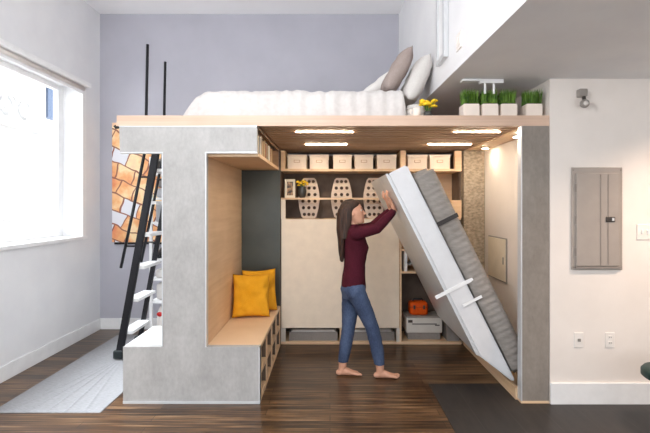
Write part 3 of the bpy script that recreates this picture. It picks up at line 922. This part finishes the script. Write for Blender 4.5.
def flowers(root, cx, cy, z0, z1, rad, nfl, fr, seed):
    rnd = random.Random(seed)
    stems, heads = BM(), BM()
    for k in range(nfl):
        a, r = rnd.uniform(0, 2 * PI), rad * math.sqrt(rnd.random())
        p = (cx + r * math.cos(a), cy + r * math.sin(a), z1 + rnd.uniform(-0.035, 0.02))
        tube(stems, [(cx + 0.2 * r * math.cos(a), cy + 0.2 * r * math.sin(a), z0), ((cx + p[0]) / 2, (cy + p[1]) / 2, (z0 + p[2]) / 2 + 0.01), p], 0.0025, 6)
        for q in range(7):
            b = q * 2 * PI / 7
            ball(heads, (p[0] + fr * 0.55 * math.cos(b), p[1] + fr * 0.55 * math.sin(b), p[2]), fr * 0.5, fr * 0.5, fr * 0.3, 1)
        ball(heads, (p[0], p[1], p[2] + fr * 0.25), fr * 0.5, fr * 0.5, fr * 0.4, 1)
    obj('stems', stems, M['stem'], root)
    obj('blossoms', heads, M['yellow'], root, True)
fp = thing('flower_pot', 'yellow flowers in a dark pot on the ledge shelf beside the photo frame', 'flowers', (-0.315, ys0 + 0.065, 1.648))
obj('pot', lathe(BM(), -0.315, ys0 + 0.065, [(0.028, 1.649), (0.046, 1.68), (0.05, 1.72), (0.042, 1.765), (0.046, 1.775)], 20), M['vase'], fp, True)
flowers(fp, -0.315, ys0 + 0.065, 1.76, 1.822, 0.062, 16, 0.02, 3)

# fabric trays under the cabinet
for a, b, lab in ((-0.46, 0.085, 'grey felt tray under the left cabinet door'), (0.165, 0.725, 'grey felt tray under the right cabinet door')):
    t = thing('felt_tray', lab, 'tray', ((a + b) / 2, ys0 + 0.15, 0.036), 'felt trays under the cabinet')
    tr = BM()
    ya, yb_ = ys0 + 0.035, ys0 + 0.33
    box(tr, a, b, ya, yb_, 0.0365, 0.046)
    for r in ((a, b, ya, ya + 0.012), (a, b, yb_ - 0.012, yb_), (a, a + 0.012, ya + 0.012, yb_ - 0.012), (b - 0.012, b, ya + 0.012, yb_ - 0.012)):
        box(tr, r[0], r[1], r[2], r[3], 0.046, 0.135)
    obj('body', tr, M['grey_box'], t)
    obj('folded_liner', bx(a + 0.015, b - 0.015, ya + 0.015, yb_ - 0.015, 0.047, 0.15, bev=0.03), M['pale_linen'], t)

# printer with an orange case on top, bowl, leaning board, bin
pr = thing('printer', 'pale grey printer on the bottom shelf at the right', 'printer', (1.06, 5.03, 0.036))
obj('body', bx(0.865, 1.275, 4.905, 5.20, 0.1145, 0.285, bev=0.014), M['printer'], pr)
obj('base', bx(0.885, 1.255, 4.925, 5.19, 0.0365, 0.1145, bev=0.006), M['grey_box'], pr)
obj('paper_slot', bx(0.93, 1.21, 4.900, 4.906, 0.215, 0.224), M['slot'], pr)
obj('scanner_lid', bx(0.872, 1.268, 4.91, 5.19, 0.285, 0.302, bev=0.006), M['plastic_grey'], pr)
cp = obj('control_strip', bx(0.885, 0.935, 4.901, 4.906, 0.235, 0.265), M['slot'], pr)
obj('button', bx(1.19, 1.24, 4.900, 4.906, 0.20, 0.21), M['slot'], pr)
oc = thing('carry_case', 'orange rounded carry case on top of the printer', 'case', (1.02, 5.02, 0.302))
ob_ = bx(0.915, 1.125, 4.95, 5.10, 0.3025, 0.455, bev=0.035, seg=4)
obj('shell', ob_, M['orange'], oc, True)
obj('lid_seam', bx(0.914, 1.126, 4.949, 5.101, 0.396, 0.401, bev=0.001), M['dark_red'], oc)
hb = obj('handle', tube(BM(), [(0.96, 5.025, 0.452), (0.97, 5.025, 0.478), (1.07, 5.025, 0.478), (1.08, 5.025, 0.452)], 0.008, 8), M['black'], oc, True)
for x in (0.965, 1.075):
    obj('clasp', bx(x - 0.012, x + 0.012, 4.945, 4.952, 0.375, 0.42, bev=0.002), M['slot'], oc)
bo = lathe(BM(), 0.95, 5.0, [(0.03, 1.0745), (0.055, 1.09), (0.07, 1.115), (0.066, 1.115), (0.05, 1.095), (0.02, 1.085)], 24)
tag(obj('bowl', bo, M['ply_dark'], None, True, (0.95, 5.0, 1.0745)), 'small wooden bowl on the plywood shelf behind the tilted bed', 'bowl')
lb = BM()
Ml = Matrix.Translation((0.975, 4.99, 0.935)) @ Matrix.Rotation(math.radians(-32), 4, 'Y')
box(lb, -0.09, 0.09, -0.07, 0.07, -0.007, 0.007, Ml)
for v in lb.verts:
    v.co.z = max(v.co.z, 0.8245)
tag(obj('notebook', lb, M['white_panel'], None, False, (0.975, 4.99, 0.8245)), 'white notebook leaning inside the plywood cubby below the bowl', 'notebook')
gb = thing('waste_bin', 'grey waste bin with a black liner at the right end of the bottom shelf', 'bin', (1.38, 4.97, 0.036))
wbm = BM()
cx, cy = 1.385, 4.975
for (w, z) in ((0.07, 0.0365), (0.08, 0.30)):
    pass
prism = [(cx - 0.068, 0.0365), (cx + 0.068, 0.0365), (cx + 0.08, 0.26), (cx - 0.08, 0.26)]
obj('body', prism_xz(wbm, prism, 4.87, 5.10), M['grey_box'], gb)
lin_ = BM()
loft(lin_, [((cx, cy, 0.255), (0.082, 0, 0), (0, 0.12, 0)), ((cx, cy, 0.275), (0.084, 0, 0), (0, 0.122, 0)), ((cx + 0.01, cy, 0.33), (0.05, 0, 0), (0, 0.08, 0)), ((cx, cy - 0.02, 0.41), (0.02, 0, 0), (0, 0.03, 0))], 14)
obj('liner', lin_, M['black_soft'], gb, True)

# ================================================================== THE TILTED WALL BED
mb = thing('wall_bed', 'white fold-down wall bed tilted half open with grey quilted cover', 'bed', (1.60, 4.15, 0.1))
ya, yz = 3.53, 4.79
dv_ = Vector((0.449, 0, -0.893))          # along the bed, head to pivot
pv_ = Vector((-0.893, 0, -0.449))         # through the bed, cover to panel
A0 = Vector((0.845, 0, 1.885))            # top corner of the cover side
def bp(s, t):
    p = A0 + dv_ * s + pv_ * t
    return (p.x, p.z)
frm = BM()
prism_xz(frm, [bp(-0.11, 0.19), bp(-0.11, 0.365), bp(1.55, 0.365), bp(1.87, 0.21), bp(1.87, 0.19)], ya, yz)
bmesh.ops.bevel(frm, geom=frm.edges[:], offset=0.012, segments=2, affect='EDGES')
fo = obj('bed_box', frm, M['bed_white'], mb)
obj('panel_edge', prism_xz(BM(), [bp(-0.116, 0.365), bp(-0.116, 0.382), bp(1.53, 0.382), bp(1.55, 0.365)], ya - 0.004, yz + 0.004), M['alu'], fo)
mat_ = BM()
prism_xz(mat_, [bp(-0.01, 0.02), bp(-0.01, 0.188), bp(1.84, 0.188), bp(1.80, 0.02)], ya + 0.02, yz - 0.02)
bmesh.ops.bevel(mat_, geom=mat_.edges[:], offset=0.03, segments=3, affect='EDGES')
obj('mattress', mat_, M['bedspread'], mb, True)
# quilted cover: a ribbed skin on the upper face and the near side of the mattress
cov = BM()
N = 150
ribs = []
for k in range(N + 1):
    s = 0.02 + 1.76 * k / N
    r = 0.004 * math.sin(k * 2 * PI / 4.3 + 2.0 * noise.noise(Vector((k * 0.11, 5.0, 0)))) + 0.006 * noise.noise(Vector((k * 0.21, 1.7, 0)))
    row = []
    for (t, y) in ((0.178, ya - 0.004), (0.11, ya - 0.008 - r), (0.05, ya - 0.006 - r), (0.0 + 0.008, ya + 0.015), (-0.004 + r * 0.6, ya + 0.07), (-0.006 + r, 4.15), (-0.004 + r * 0.6, yz - 0.07), (0.01, yz - 0.01), (0.178, yz + 0.003)):
        x, z = bp(s, t)
        row.append(cov.verts.new((x, y, z)))
    ribs.append(row)
for k in range(N):
    for j in range(len(ribs[0]) - 1):
        cov.faces.new((ribs[k][j], ribs[k][j + 1], ribs[k + 1][j + 1], ribs[k + 1][j]))
cvo = obj('quilted_cover', cov, M['bedspread'], mb, True)
md = cvo.modifiers.new('thick', 'SOLIDIFY')
md.thickness = 0.012
def strap_at(s, t0, t1, m_, name='strap', wd=0.028, out=0.016):
    b = BM()
    q = [bp(s - wd / 2, t0), bp(s + wd / 2, t0), bp(s + wd / 2, t1), bp(s - wd / 2, t1)]
    prism_xz(b, q, ya - out - 0.006, ya - out)
    return obj(name, b, m_, mb)
strap_at(0.44, 0.006, 0.192, M['strap'], 'cover_strap', 0.035, 0.014)
strap_at(0.965, 0.13, 0.47, M['trim_white'], 'bed_leg', 0.03, 0.002)
strap_at(1.12, 0.13, 0.30, M['trim_white'], 'white_strap', 0.022, 0.014)
# floor frame of the wall bed
bf = BM()
box(bf, 1.488, 1.52, YF + 0.064, YB - 0.024, 0.006, 0.10)
box(bf, 1.52, 1.726, YF + 0.064, YB - 0.024, 0.006, 0.02)
obj('floor_frame', bf, M['ply'], mb)
obj('pivot', tube(BM(), [(1.60, ya - 0.035, 0.26), (1.60, ya + 0.02, 0.26)], 0.022, 16), M['black'], mb)
obj('gas_strut', tube(BM(), [(1.69, ya - 0.02, 0.06), (1.60, ya - 0.02, 0.26)], 0.012, 10), M['black'], mb)

# ================================================================== ON TOP OF THE LOFT
ub = thing('bed', 'low bed with rumpled white duvet on top of the loft', 'bed', (-0.3, 4.4, ZD))
obj('mattress', bx(-1.06, 0.62, 3.68, 5.18, ZD + 0.001, ZD + 0.19, bev=0.04, seg=3), M['mattress'], ub)
dvt = BM()
nx, ny = 120, 70
def sst(t):
    t = max(0.0, min(1.0, t))
    return t * t * (3 - 2 * t)
gx = []
for i in range(nx + 1):
    row = []
    for j in range(ny + 1):
        x = -1.27 + 1.925 * i / nx
        y = 3.64 + 1.60 * j / ny
        u = (x + 1.27) / 0.26
        hx = 1 - (1 - min(1, u)) ** 2.2 if u < 1 else 1
        v = min(1, (0.655 - x) / 0.05)
        w = min(1, (y - 3.64) / 0.055, (5.24 - y) / 0.055)
        h = 0.265 * max(0, hx) * (1 - (1 - v) ** 3) * (1 - (1 - w) ** 3)
        wr = 0.012 * noise.noise(Vector((x * 5, y * 5, 0.3))) + 0.016 * noise.noise(Vector((x * 16, y * 3.5, 4.0)))
        h += wr * min(1, h * 6)
        yy = y + (0.034 * noise.noise(Vector((x * 15, h * 3, 9.0))) * min(1, h * 5) if j < 7 else 0)
        row.append(dvt.verts.new((x, yy, ZD + 0.003 + max(0, h))))
    gx.append(row)
for i in range(nx):
    for j in range(ny):
        dvt.faces.new((gx[i][j], gx[i + 1][j], gx[i + 1][j + 1], gx[i][j + 1]))
obj('duvet', dvt, M['duvet'], ub, True)

def bedpillow(name, c, length, depth, thick, tilt, m_, label, seed):
    # local x -> room Y, local y -> up along the tilt, local z -> thickness
    up = Vector((math.sin(tilt), 0, math.cos(tilt)))
    nz = Vector((-math.cos(tilt), 0, math.sin(tilt)))
    R = Matrix((Vector((0, 1, 0)), up, nz)).transposed().to_4x4()
    Mx = Matrix.Translation(c) @ R
    o = obj(name, pillow(BM(), Mx, depth, length, thick, 24, 0.010, seed), m_, None, True, (c[0], c[1], c[2] - length / 2))
    tag(o, label, 'pillow', 'pillows at the head of the loft bed')
bedpillow('pillow', (0.60, 3.93, 2.75), 0.43, 0.44, 0.15, math.radians(30), M['taupe'], 'narrow taupe pillow leaning in the middle of the loft bed head', 2)
bedpillow('pillow', (0.775, 3.94, 2.68), 0.44, 0.40, 0.17, math.radians(25), M['pale_linen'], 'pale grey pillow leaning against the white wall, right of the taupe pillow', 8)
bedpillow('pillow', (0.50, 4.42, 2.755), 0.50, 0.42, 0.14, math.radians(52), M['mattress'], 'white pillow lying back behind the taupe pillow', 4)

kb = thing('knit_basket', 'pale knitted basket at the head end of the loft bed', 'basket', (0.735, 3.74, ZD))
lathe_prof = [(0.065, ZD + 0.001), (0.078, ZD + 0.05), (0.078, ZD + 0.10), (0.068, ZD + 0.15), (0.058, ZD + 0.15), (0.06, ZD + 0.10), (0.05, ZD + 0.03)]
obj('body', lathe(BM(), 0.735, 3.74, lathe_prof, 28), mottled('cream_knit', rgb(206, 200, 192), rgb(232, 228, 222), 0.9, 70, bmp=0.8, bdist=0.01), kb, True)
for dz in (0.04, 0.08, 0.12):
    obj('knit_band', lathe(BM(), 0.735, 3.74, [(0.078, ZD + dz - 0.007), (0.083, ZD + dz), (0.078, ZD + dz + 0.007)], 28), M['pale_linen'], kb, True)
cu_ = thing('mug', 'small white mug on the loft edge beside the yellow flowers', 'mug', (0.70, 3.49, ZD))
obj('body', lathe(BM(), 0.70, 3.49, [(0.022, ZD + 0.001), (0.03, ZD + 0.01), (0.032, ZD + 0.075), (0.029, ZD + 0.075), (0.027, ZD + 0.015)], 24), M['pot'], cu_, True)
obj('handle', tube(BM(), [(0.671, 3.49, ZD + 0.06), (0.652, 3.49, ZD + 0.055), (0.650, 3.49, ZD + 0.03), (0.671, 3.49, ZD + 0.022)], 0.004, 8), M['pot'], cu_, True)
f2 = thing('flower_vase', 'yellow flowers in a low dark vase on the loft edge', 'flowers', (0.79, 3.50, ZD))
obj('vase', lathe(BM(), 0.79, 3.50, [(0.02, ZD + 0.001), (0.034, ZD + 0.02), (0.03, ZD + 0.045), (0.02, ZD + 0.055)], 20), M['vase'], f2, True)
flowers(f2, 0.79, 3.50, ZD + 0.05, ZD + 0.125, 0.058, 18, 0.026, 11)

plabs = ['white cube planter of wheat grass, leftmost of the four on the loft edge', 'white cube planter of wheat grass, second from the left on the loft edge', 'white cube planter of wheat grass, third from the left on the loft edge', 'white cube planter of wheat grass standing apart at the right end of the loft edge']
first = None
for k, (px, lab) in enumerate(zip((1.125, 1.275, 1.425, 1.625), plabs)):
    if first is None:
        first = thing('planter', lab, 'planter', (px, 3.50, ZD), 'wheat grass planters on the loft')
        pt = BM()
        box(pt, px - 0.064, px + 0.064, 3.436, 3.564, ZD + 0.001, ZD + 0.10)
        bmesh.ops.bevel(pt, geom=pt.edges[:], offset=0.005, segments=2, affect='EDGES')
        obj('pot', pt, M['pot'], first)
        obj('soil', bx(px - 0.056, px + 0.056, 3.444, 3.556, ZD + 0.1, ZD + 0.104), M['soil'], first)
        gr = BM()
        for q in range(420):
            gx_, gy_ = px + random.uniform(-0.056, 0.056), 3.50 + random.uniform(-0.056, 0.056)
            h = random.uniform(0.085, 0.13)
            ln = Vector((random.gauss(0, 0.008) + (gx_ - px) * 0.14, random.gauss(0, 0.008) + (gy_ - 3.5) * 0.14, 0))
            w = 0.0026
            a = random.uniform(0, PI)
            d = Vector((math.cos(a), math.sin(a), 0)) * w
            b0 = Vector((gx_, gy_, ZD + 0.103))
            m1 = b0 + ln * 0.4 + Vector((0, 0, h * 0.6))
            tp = b0 + ln + Vector((0, 0, h))
            v = [gr.verts.new(p) for p in (b0 - d, b0 + d, m1 + d * 0.8, m1 - d * 0.8, tp)]
            gr.faces.new((v[0], v[1], v[2], v[3]))
            gr.faces.new((v[3], v[2], v[4]))
        obj('grass', gr, M['grass'], first)
    else:
        dup(first, (px, 3.50, ZD), lab, k * PI / 2)
# ================================================================== THE PERSON
PY = 3.96
def V(x, y, z):
    return Vector((x, PY + y, z))
def limb(bm, pts, rad, n=14):
    """Tapered limb; rad entries are r or (r_side, r_up)."""
    rings = []
    P = [Vector(p) for p in pts]
    for i, p in enumerate(P):
        d = P[min(i + 1, len(P) - 1)] - P[max(i - 1, 0)]
        a, b = frame_of(d)
        r = rad[i]
        ra, rb = r if isinstance(r, tuple) else (r, r)
        rings.append((p, a * ra, b * rb))
    loft(bm, rings, n)
    for q, i in ((P[0], 0), (P[-1], -1)):
        r = rad[i]
        ra = min(r) if isinstance(r, tuple) else r
        ball(bm, q, ra * 0.97, sub=2)
    return bm
def hring(x, y, z, rx, ry):
    return (V(x, y, z), Vector((rx, 0, 0)), Vector((0, ry, 0)))

# joints: she faces +X, walks towards the bed and pushes it with both hands
def leg_pts(side):
    if side == 'near':      # front leg
        return [V(0.225, -0.088, 0.80), V(0.31, -0.075, 0.62), V(0.385, -0.058, 0.445), V(0.425, -0.045, 0.27), V(0.455, -0.035, 0.085)]
    return [V(0.205, 0.088, 0.80), V(0.19, 0.075, 0.62), V(0.175, 0.058, 0.445), V(0.145, 0.045, 0.27), V(0.115, 0.03, 0.085)]
def arm_pts(side):
    y = -0.165 if side == 'near' else 0.165
    yh = -0.115 if side == 'near' else 0.125
    return [V(0.225, y, 1.315), V(0.410, y - 0.03 * (1 if side == 'near' else -1), 1.362), V(0.568, yh, 1.515)]

face_d = Vector((0.449, 0, -0.893))
face_n = Vector((-0.893, 0, -0.449))      # out of the bed panel, towards the person
pan0 = A0 + pv_ * 0.382                   # top corner of the panel
def on_panel(z, y, off):
    s = (pan0.z - z) / 0.893
    p = pan0 + face_d * s + face_n * off
    return Vector((p.x, PY + y, p.z))

def hand(bm, side):
    sg = -1 if side == 'near' else 1
    yh = -0.115 if side == 'near' else 0.125
    wr = arm_pts(side)[2]
    up = -face_d
    base = on_panel(1.565, yh, 0.020)
    # palm
    loft(bm, [(wr, Vector((0, 0.026, 0)), face_n * 0.02), ((wr + base) / 2, Vector((0, 0.03, 0)), face_n * 0.018),
              (base + up * 0.02, Vector((0, 0.039, 0)), face_n * 0.0155), (base + up * 0.062, Vector((0, 0.041, 0)), face_n * 0.013), (base + up * 0.078, Vector((0, 0.034, 0)), face_n * 0.009)], 14)
    ball(bm, wr, 0.026, sub=2)
    # four fingers, unequal, lightly bent against the panel
    for k, ln in enumerate((0.066, 0.078, 0.074, 0.056)):
        fy = (-0.033 + 0.022 * k) * -sg
        r0 = base + up * 0.06 + Vector((0, fy, 0))
        sp = Vector((0, fy * 0.6, 0))
        pts = [r0, r0 + up * (ln * 0.40 + 0.012) + sp * 0.5 + face_n * 0.010, r0 + up * (ln * 0.74 + 0.012) + sp * 0.8 + face_n * 0.004, r0 + up * (ln + 0.012) + sp - face_n * 0.009]
        limb(bm, pts, [0.0092, 0.0084, 0.0078, 0.0068], 10)
    # thumb leaves the side of the palm near its base
    ty = Vector((0, -sg * 0.030, 0))
    t0 = base - up * 0.005 + ty * 0.7
    t1 = base + up * 0.022 + Vector((0, -sg * 0.056, 0)) + face_n * 0.004
    t2 = base + up * 0.050 + Vector((0, -sg * 0.070, 0)) - face_n * 0.006
    limb(bm, [t0, t1, t2], [0.014, 0.0112, 0.0085], 10)

def foot(bm, ax, y, heel, toe):
    L = toe - heel
    zc = 0.0015
    rr = []
    for f, w_, h in ((0.02, 0.024, 0.045), (0.12, 0.031, 0.066), (0.25, 0.031, 0.082), (0.42, 0.034, 0.066), (0.60, 0.040, 0.046), (0.76, 0.043, 0.033), (0.84, 0.042, 0.028)):
        rr.append((V(heel + f * L, y, zc + h / 2), Vector((0, w_, 0)), Vector((0, 0, h / 2))))
    loft(bm, rr, 16)
    ball(bm, V(heel + 0.06 * L, y, 0.026), 0.027, 0.027, 0.0245, 2)
    limb(bm, [V(ax, y, 0.13), V(ax - 0.004, y, 0.05)], [0.036, 0.034])
    sd = -1 if y < 0 else 1
    for k, (ln, r) in enumerate(((1.0, 0.0125), (0.985, 0.0092), (0.955, 0.0088), (0.92, 0.0084), (0.88, 0.0080))):
        ty = y + sd * (-0.030 + 0.0155 * k)
        limb(bm, [V(heel + 0.80 * L, ty, 0.0035 + r * 1.1), V(heel + ln * L - r - 0.012, ty, 0.0045 + r * 1.15), V(heel + ln * L - r, ty, 0.003 + r)], [r * 1.05, r, r * 0.9], 8)

body = BM()
# trunk
loft(body, [hring(0.215, 0, 0.72, 0.07, 0.10), hring(0.215, 0, 0.80, 0.095, 0.148), hring(0.215, 0, 0.88, 0.092, 0.140), hring(0.222, 0, 0.99, 0.078, 0.115), hring(0.225, 0, 1.08, 0.085, 0.122),
            hring(0.235, 0, 1.18, 0.10, 0.132), hring(0.225, 0, 1.27, 0.085, 0.150), hring(0.215, 0, 1.325, 0.06, 0.135), hring(0.205, 0, 1.36, 0.045, 0.07)], 24)
# neck and head (tilted a little back, looking up along the arms)
limb(body, [V(0.205, 0, 1.33), V(0.205, 0, 1.40), V(0.20, 0, 1.45)], [0.050, 0.046, 0.046])
HC = V(0.205, 0, 1.495)
HT = math.radians(-10)
def hd_pt(x, y, z):
    c, s = math.cos(HT), math.sin(HT)
    return HC + Vector((x * c + z * s, y, -x * s + z * c))
HX = Vector((math.cos(HT), 0, -math.sin(HT)))
def head_rings(g=0.0):
    prof = [(-0.112, 0.048, 0.026, 0.024), (-0.100, 0.044, 0.046, 0.040), (-0.075, 0.030, 0.064, 0.053), (-0.04, 0.014, 0.083, 0.063), (0.0, 0.003, 0.094, 0.069), (0.04, -0.003, 0.097, 0.071), (0.075, -0.006, 0.086, 0.064), (0.10, -0.008, 0.062, 0.048), (0.116, -0.008, 0.028, 0.022)]
    return [(hd_pt(cx, 0, z), HX * (rx + g), Vector((0, ry + g, 0))) for z, cx, rx, ry in prof]
loft(body, head_rings(), 26)
# nose, brow, lips, chin, ears
loft(body, [(hd_pt(0.090, 0, 0.014), HX * 0.008, Vector((0, 0.008, 0))), (hd_pt(0.103, 0, -0.010), HX * 0.012, Vector((0, 0.010, 0))), (hd_pt(0.111, 0, -0.030), HX * 0.015, Vector((0, 0.016, 0))), (hd_pt(0.096, 0, -0.040), HX * 0.009, Vector((0, 0.012, 0)))], 12)
ball(body, hd_pt(0.086, 0, 0.030), 0.014, 0.045, 0.011)
ball(body, hd_pt(0.082, 0, -0.062), 0.016, 0.022, 0.010)
ball(body, hd_pt(0.078, 0, -0.098), 0.016, 0.018, 0.013)
for s in (-1, 1):
    ball(body, hd_pt(-0.005, s * 0.070, -0.008), 0.017, 0.008, 0.028)
    ball(body, hd_pt(0.06, s * 0.036, -0.03), 0.022, 0.016, 0.02)
for sd in ('near', 'far'):
    L = leg_pts(sd)
    limb(body, L, [0.082, 0.070, 0.052, 0.050, 0.036])
    A = arm_pts(sd)
    mid1, mid2 = (A[0] + A[1]) / 2, (A[1] + A[2]) / 2
    limb(body, [A[0], mid1, A[1], mid2, A[2]], [0.046, 0.040, 0.035, 0.033, 0.024])
    hand(body, sd)
foot(body, 0.115, 0.03, 0.066, 0.296)
foot(body, 0.455, -0.035, 0.406, 0.640)
bmr = remeshed(body, 0.0043, 2, 0.5)
m_skin, nt, b = new_mat('skin')
f = noise_node(nt, coords(nt, (1, 1, 1)), 18, 3)
nt.links.new(ramp(nt, f, [(0.3, rgb(206, 150, 122)), (0.7, rgb(222, 170, 142))]), b.inputs['Base Color'])
b.inputs['Roughness'].default_value = 0.5
person = obj('person', bmr, m_skin, None, True, (0.25, PY, 0))
tag(person, 'barefoot long-haired person in maroon sweater and blue jeans pushing up the tilted bed', 'person')

# jeans
je = BM()
loft(je, [hring(0.215, 0, 0.72, 0.098, 0.13), hring(0.211, 0, 0.80, 0.118, 0.168), hring(0.215, 0, 0.88, 0.100, 0.150), hring(0.220, 0, 0.955, 0.090, 0.130)], 24)
for sd in ('near', 'far'):
    L = leg_pts(sd)
    d = (L[4] - L[3])
    L2 = L[:4] + [L[3] + d * 0.80]
    rings = []
    for p, r in zip(L2, [0.096, 0.082, 0.064, 0.060, 0.048]):
        rings.append((p, Vector((r, 0, 0)), Vector((0, r * 0.95, 0))))
    loft(je, rings, 18)
    ball(je, L2[0], 0.099)
m_j, nt, b = new_mat('blue_denim')
f = noise_node(nt, coords(nt, (90, 90, 30)), 2.0, 3)
g_ = noise_node(nt, coords(nt, (1, 1, 0.5)), 8.0, 3)
nt.links.new(ramp(nt, mix_color(nt, 0.6, f, g_), [(0.35, rgb(42, 54, 82)), (0.65, rgb(80, 97, 128))]), b.inputs['Base Color'])
b.inputs['Roughness'].default_value = 0.85
jm = remeshed(je, 0.007, 3, 0.5)
for v in jm.verts:
    v.co += Vector((1, 0.3, 0)) * 0.003 * noise.noise(Vector((v.co.x * 9, v.co.y * 9, v.co.z * 26)))
obj('jeans', jm, m_j, person, True)

# sweater
sw_ = BM()
loft(sw_, [hring(0.217, 0, 0.80, 0.112, 0.166), hring(0.215, 0, 0.85, 0.112, 0.164), hring(0.218, 0, 0.93, 0.104, 0.150), hring(0.224, 0, 1.02, 0.097, 0.136), hring(0.232, 0, 1.10, 0.104, 0.140), hring(0.240, 0, 1.18, 0.116, 0.148),
           hring(0.226, 0, 1.27, 0.098, 0.163), hring(0.214, 0, 1.33, 0.072, 0.148), hring(0.206, 0, 1.372, 0.057, 0.085), hring(0.205, 0, 1.392, 0.054, 0.060)], 26)
for sd in ('near', 'far'):
    A = arm_pts(sd)
    e1 = A[1] + (A[2] - A[1]) * 0.93
    limb(sw_, [A[0], (A[0] + A[1]) / 2, A[1], (A[1] + e1) / 2, e1], [0.060, 0.053, 0.047, 0.044, 0.034])
sm = remeshed(sw_, 0.007, 4, 0.5)
for v in sm.verts:
    v.co += Vector((0.6, 0.3, 0.3)) * 0.005 * noise.noise(Vector((v.co.x * 14, v.co.y * 10, v.co.z * 20)))
obj('sweater', sm, fabric('maroon_knit', rgb(58, 18, 28), rgb(82, 28, 42), (70, 70, 70), 0.4), person, True)

# hair: cap over the skull and a long fall down the back
ha_ = BM()
for z, cx, rx, ry in ():
    pass
rings = []
for z, cx, rx, ry in ((-0.075, -0.062, 0.045, 0.062), (-0.04, -0.052, 0.060, 0.074), (0.0, -0.044, 0.070, 0.081), (0.03, -0.034, 0.082, 0.083), (0.055, -0.018, 0.098, 0.083), (0.085, -0.010, 0.090, 0.072), (0.108, -0.012, 0.066, 0.052), (0.128, -0.014, 0.028, 0.022)):
    rings.append((hd_pt(cx, 0, z), HX * rx, Vector((0, ry, 0))))
loft(ha_, rings, 24)
loft(ha_, [(V(0.125, 0, 1.53), Vector((0.05, 0, 0)), Vector((0, 0.075, 0))), (V(0.105, 0, 1.44), Vector((0.046, 0, 0)), Vector((0, 0.085, 0))), (V(0.100, 0, 1.34), Vector((0.042, 0, 0)), Vector((0, 0.092, 0))),
           (V(0.108, 0, 1.24), Vector((0.036, 0, 0)), Vector((0, 0.088, 0))), (V(0.108, 0, 1.14), Vector((0.030, 0, 0)), Vector((0, 0.075, 0))), (V(0.108, 0, 1.05), Vector((0.016, 0, 0)), Vector((0, 0.05, 0)))], 20)
for s in (-1, 1):     # side locks in front of the shoulders
    loft(ha_, [(hd_pt(-0.035, s * 0.074, 0.02), HX * 0.034, Vector((0, 0.012, 0))), (hd_pt(-0.05, s * 0.074, -0.05), HX * 0.034, Vector((0, 0.014, 0))), (V(0.15, s * 0.075, 1.36), Vector((0.036, 0, 0)), Vector((0, 0.016, 0))), (V(0.135, s * 0.085, 1.26), Vector((0.022, 0, 0)), Vector((0, 0.014, 0)))], 14)
hm = remeshed(ha_, 0.0065, 3, 0.5)
for v in hm.verts:
    n_ = noise.noise(Vector((v.co.x * 60, v.co.y * 60, v.co.z * 4)))
    v.co += Vector((-0.7, 0.4 * (1 if v.co.y > PY else -1), 0)) * 0.006 * n_
obj('hair', hm, mottled('dark_brown_hair', rgb(30, 18, 12), rgb(66, 40, 26), 0.7, 3.0, (40, 40, 3)), person, True)
for s in (-1, 1):
    e_ = obj('eye', ball(BM(), hd_pt(0.0765, s * 0.032, 0.010), 0.0115, sub=3), M['pot'], person, True)
    obj('iris', ball(BM(), hd_pt(0.0835, s * 0.0345, 0.010), 0.0066, sub=2), M['black_soft'], e_, True)
    obj('eyebrow', tube(BM(), [hd_pt(0.092, s * 0.016, 0.034), hd_pt(0.093, s * 0.032, 0.039), hd_pt(0.083, s * 0.05, 0.034)], [0.003, 0.004, 0.002], 8), M['black_soft'], person, True)
lp = BM()
ball(lp, hd_pt(0.0965, 0, -0.0575), 0.006, 0.019, 0.0045)
ball(lp, hd_pt(0.0955, 0, -0.0665), 0.006, 0.016, 0.005)
obj('lips', lp, plain('lip_tone', rgb(176, 96, 90), 0.45), person, True)
# ================================================================== CAMERA, LIGHT
cam = bpy.data.cameras.new('camera')
cam.sensor_width = 36.0
cam.lens = 433.0 / 650.0 * 36.0
cam.shift_x = -5.0 / 650.0
cam.shift_y = -11.5 / 650.0
cam.clip_start = 0.05
co = bpy.data.objects.new('camera', cam)
COL.objects.link(co)
co.location = (0, 0, EYE)
co.rotation_euler = (PI / 2, 0, 0)
scene.camera = co

w = bpy.data.worlds.new('sky')
scene.world = w
w.use_nodes = True
bg = w.node_tree.nodes['Background']
bg.inputs['Color'].default_value = (0.92, 0.96, 1.0, 1)
bg.inputs['Strength'].default_value = 1.2

def lamp(name, kind, loc, energy, color, rot=None, **kw):
    d = bpy.data.lights.new(name, kind)
    d.energy = energy
    d.color = color
    for k, v in kw.items():
        setattr(d, k, v)
    o = bpy.data.objects.new(name, d)
    COL.objects.link(o)
    o.location = loc
    if rot:
        o.rotation_euler = rot
    return o
def aim(d):
    return Vector(d).to_track_quat('-Z', 'Y').to_euler()
lamp('daylight', 'SUN', (-10, 3, 9), 12.0, (0.88, 0.94, 1.0), aim((1.0, -0.02, -1.3)), angle=math.radians(50))
lamp('street_sun', 'SUN', (8, 12, 12), 5.0, (1.0, 0.98, 0.94), aim((-1.0, -0.25, -0.7)), angle=math.radians(1))
# a kitchen downlight under the upper storey, right of the frame
lamp('kitchen_downlight', 'SPOT', (2.85, 2.55, 2.54), 110, (1.0, 0.74, 0.55), (0, 0, 0), spot_size=math.radians(135), spot_blend=0.8, shadow_soft_size=0.08)

# point lamp added out of view to brighten the walls and ceiling
lamp('fill_lamp', 'POINT', (-0.9, 1.2, 2.62), 78, (0.97, 0.98, 1.0), shadow_soft_size=0.3)

scene.view_settings.view_transform = 'Standard'
scene.view_settings.look = 'None'
scene.view_settings.exposure = 0.75
scene.view_settings.gamma = 1.0
scene.view_settings.use_curve_mapping = False
scene.cycles.use_denoising = True
scene.cycles.max_bounces = 10
scene.cycles.diffuse_bounces = 6
scene.cycles.sample_clamp_indirect = 8.0
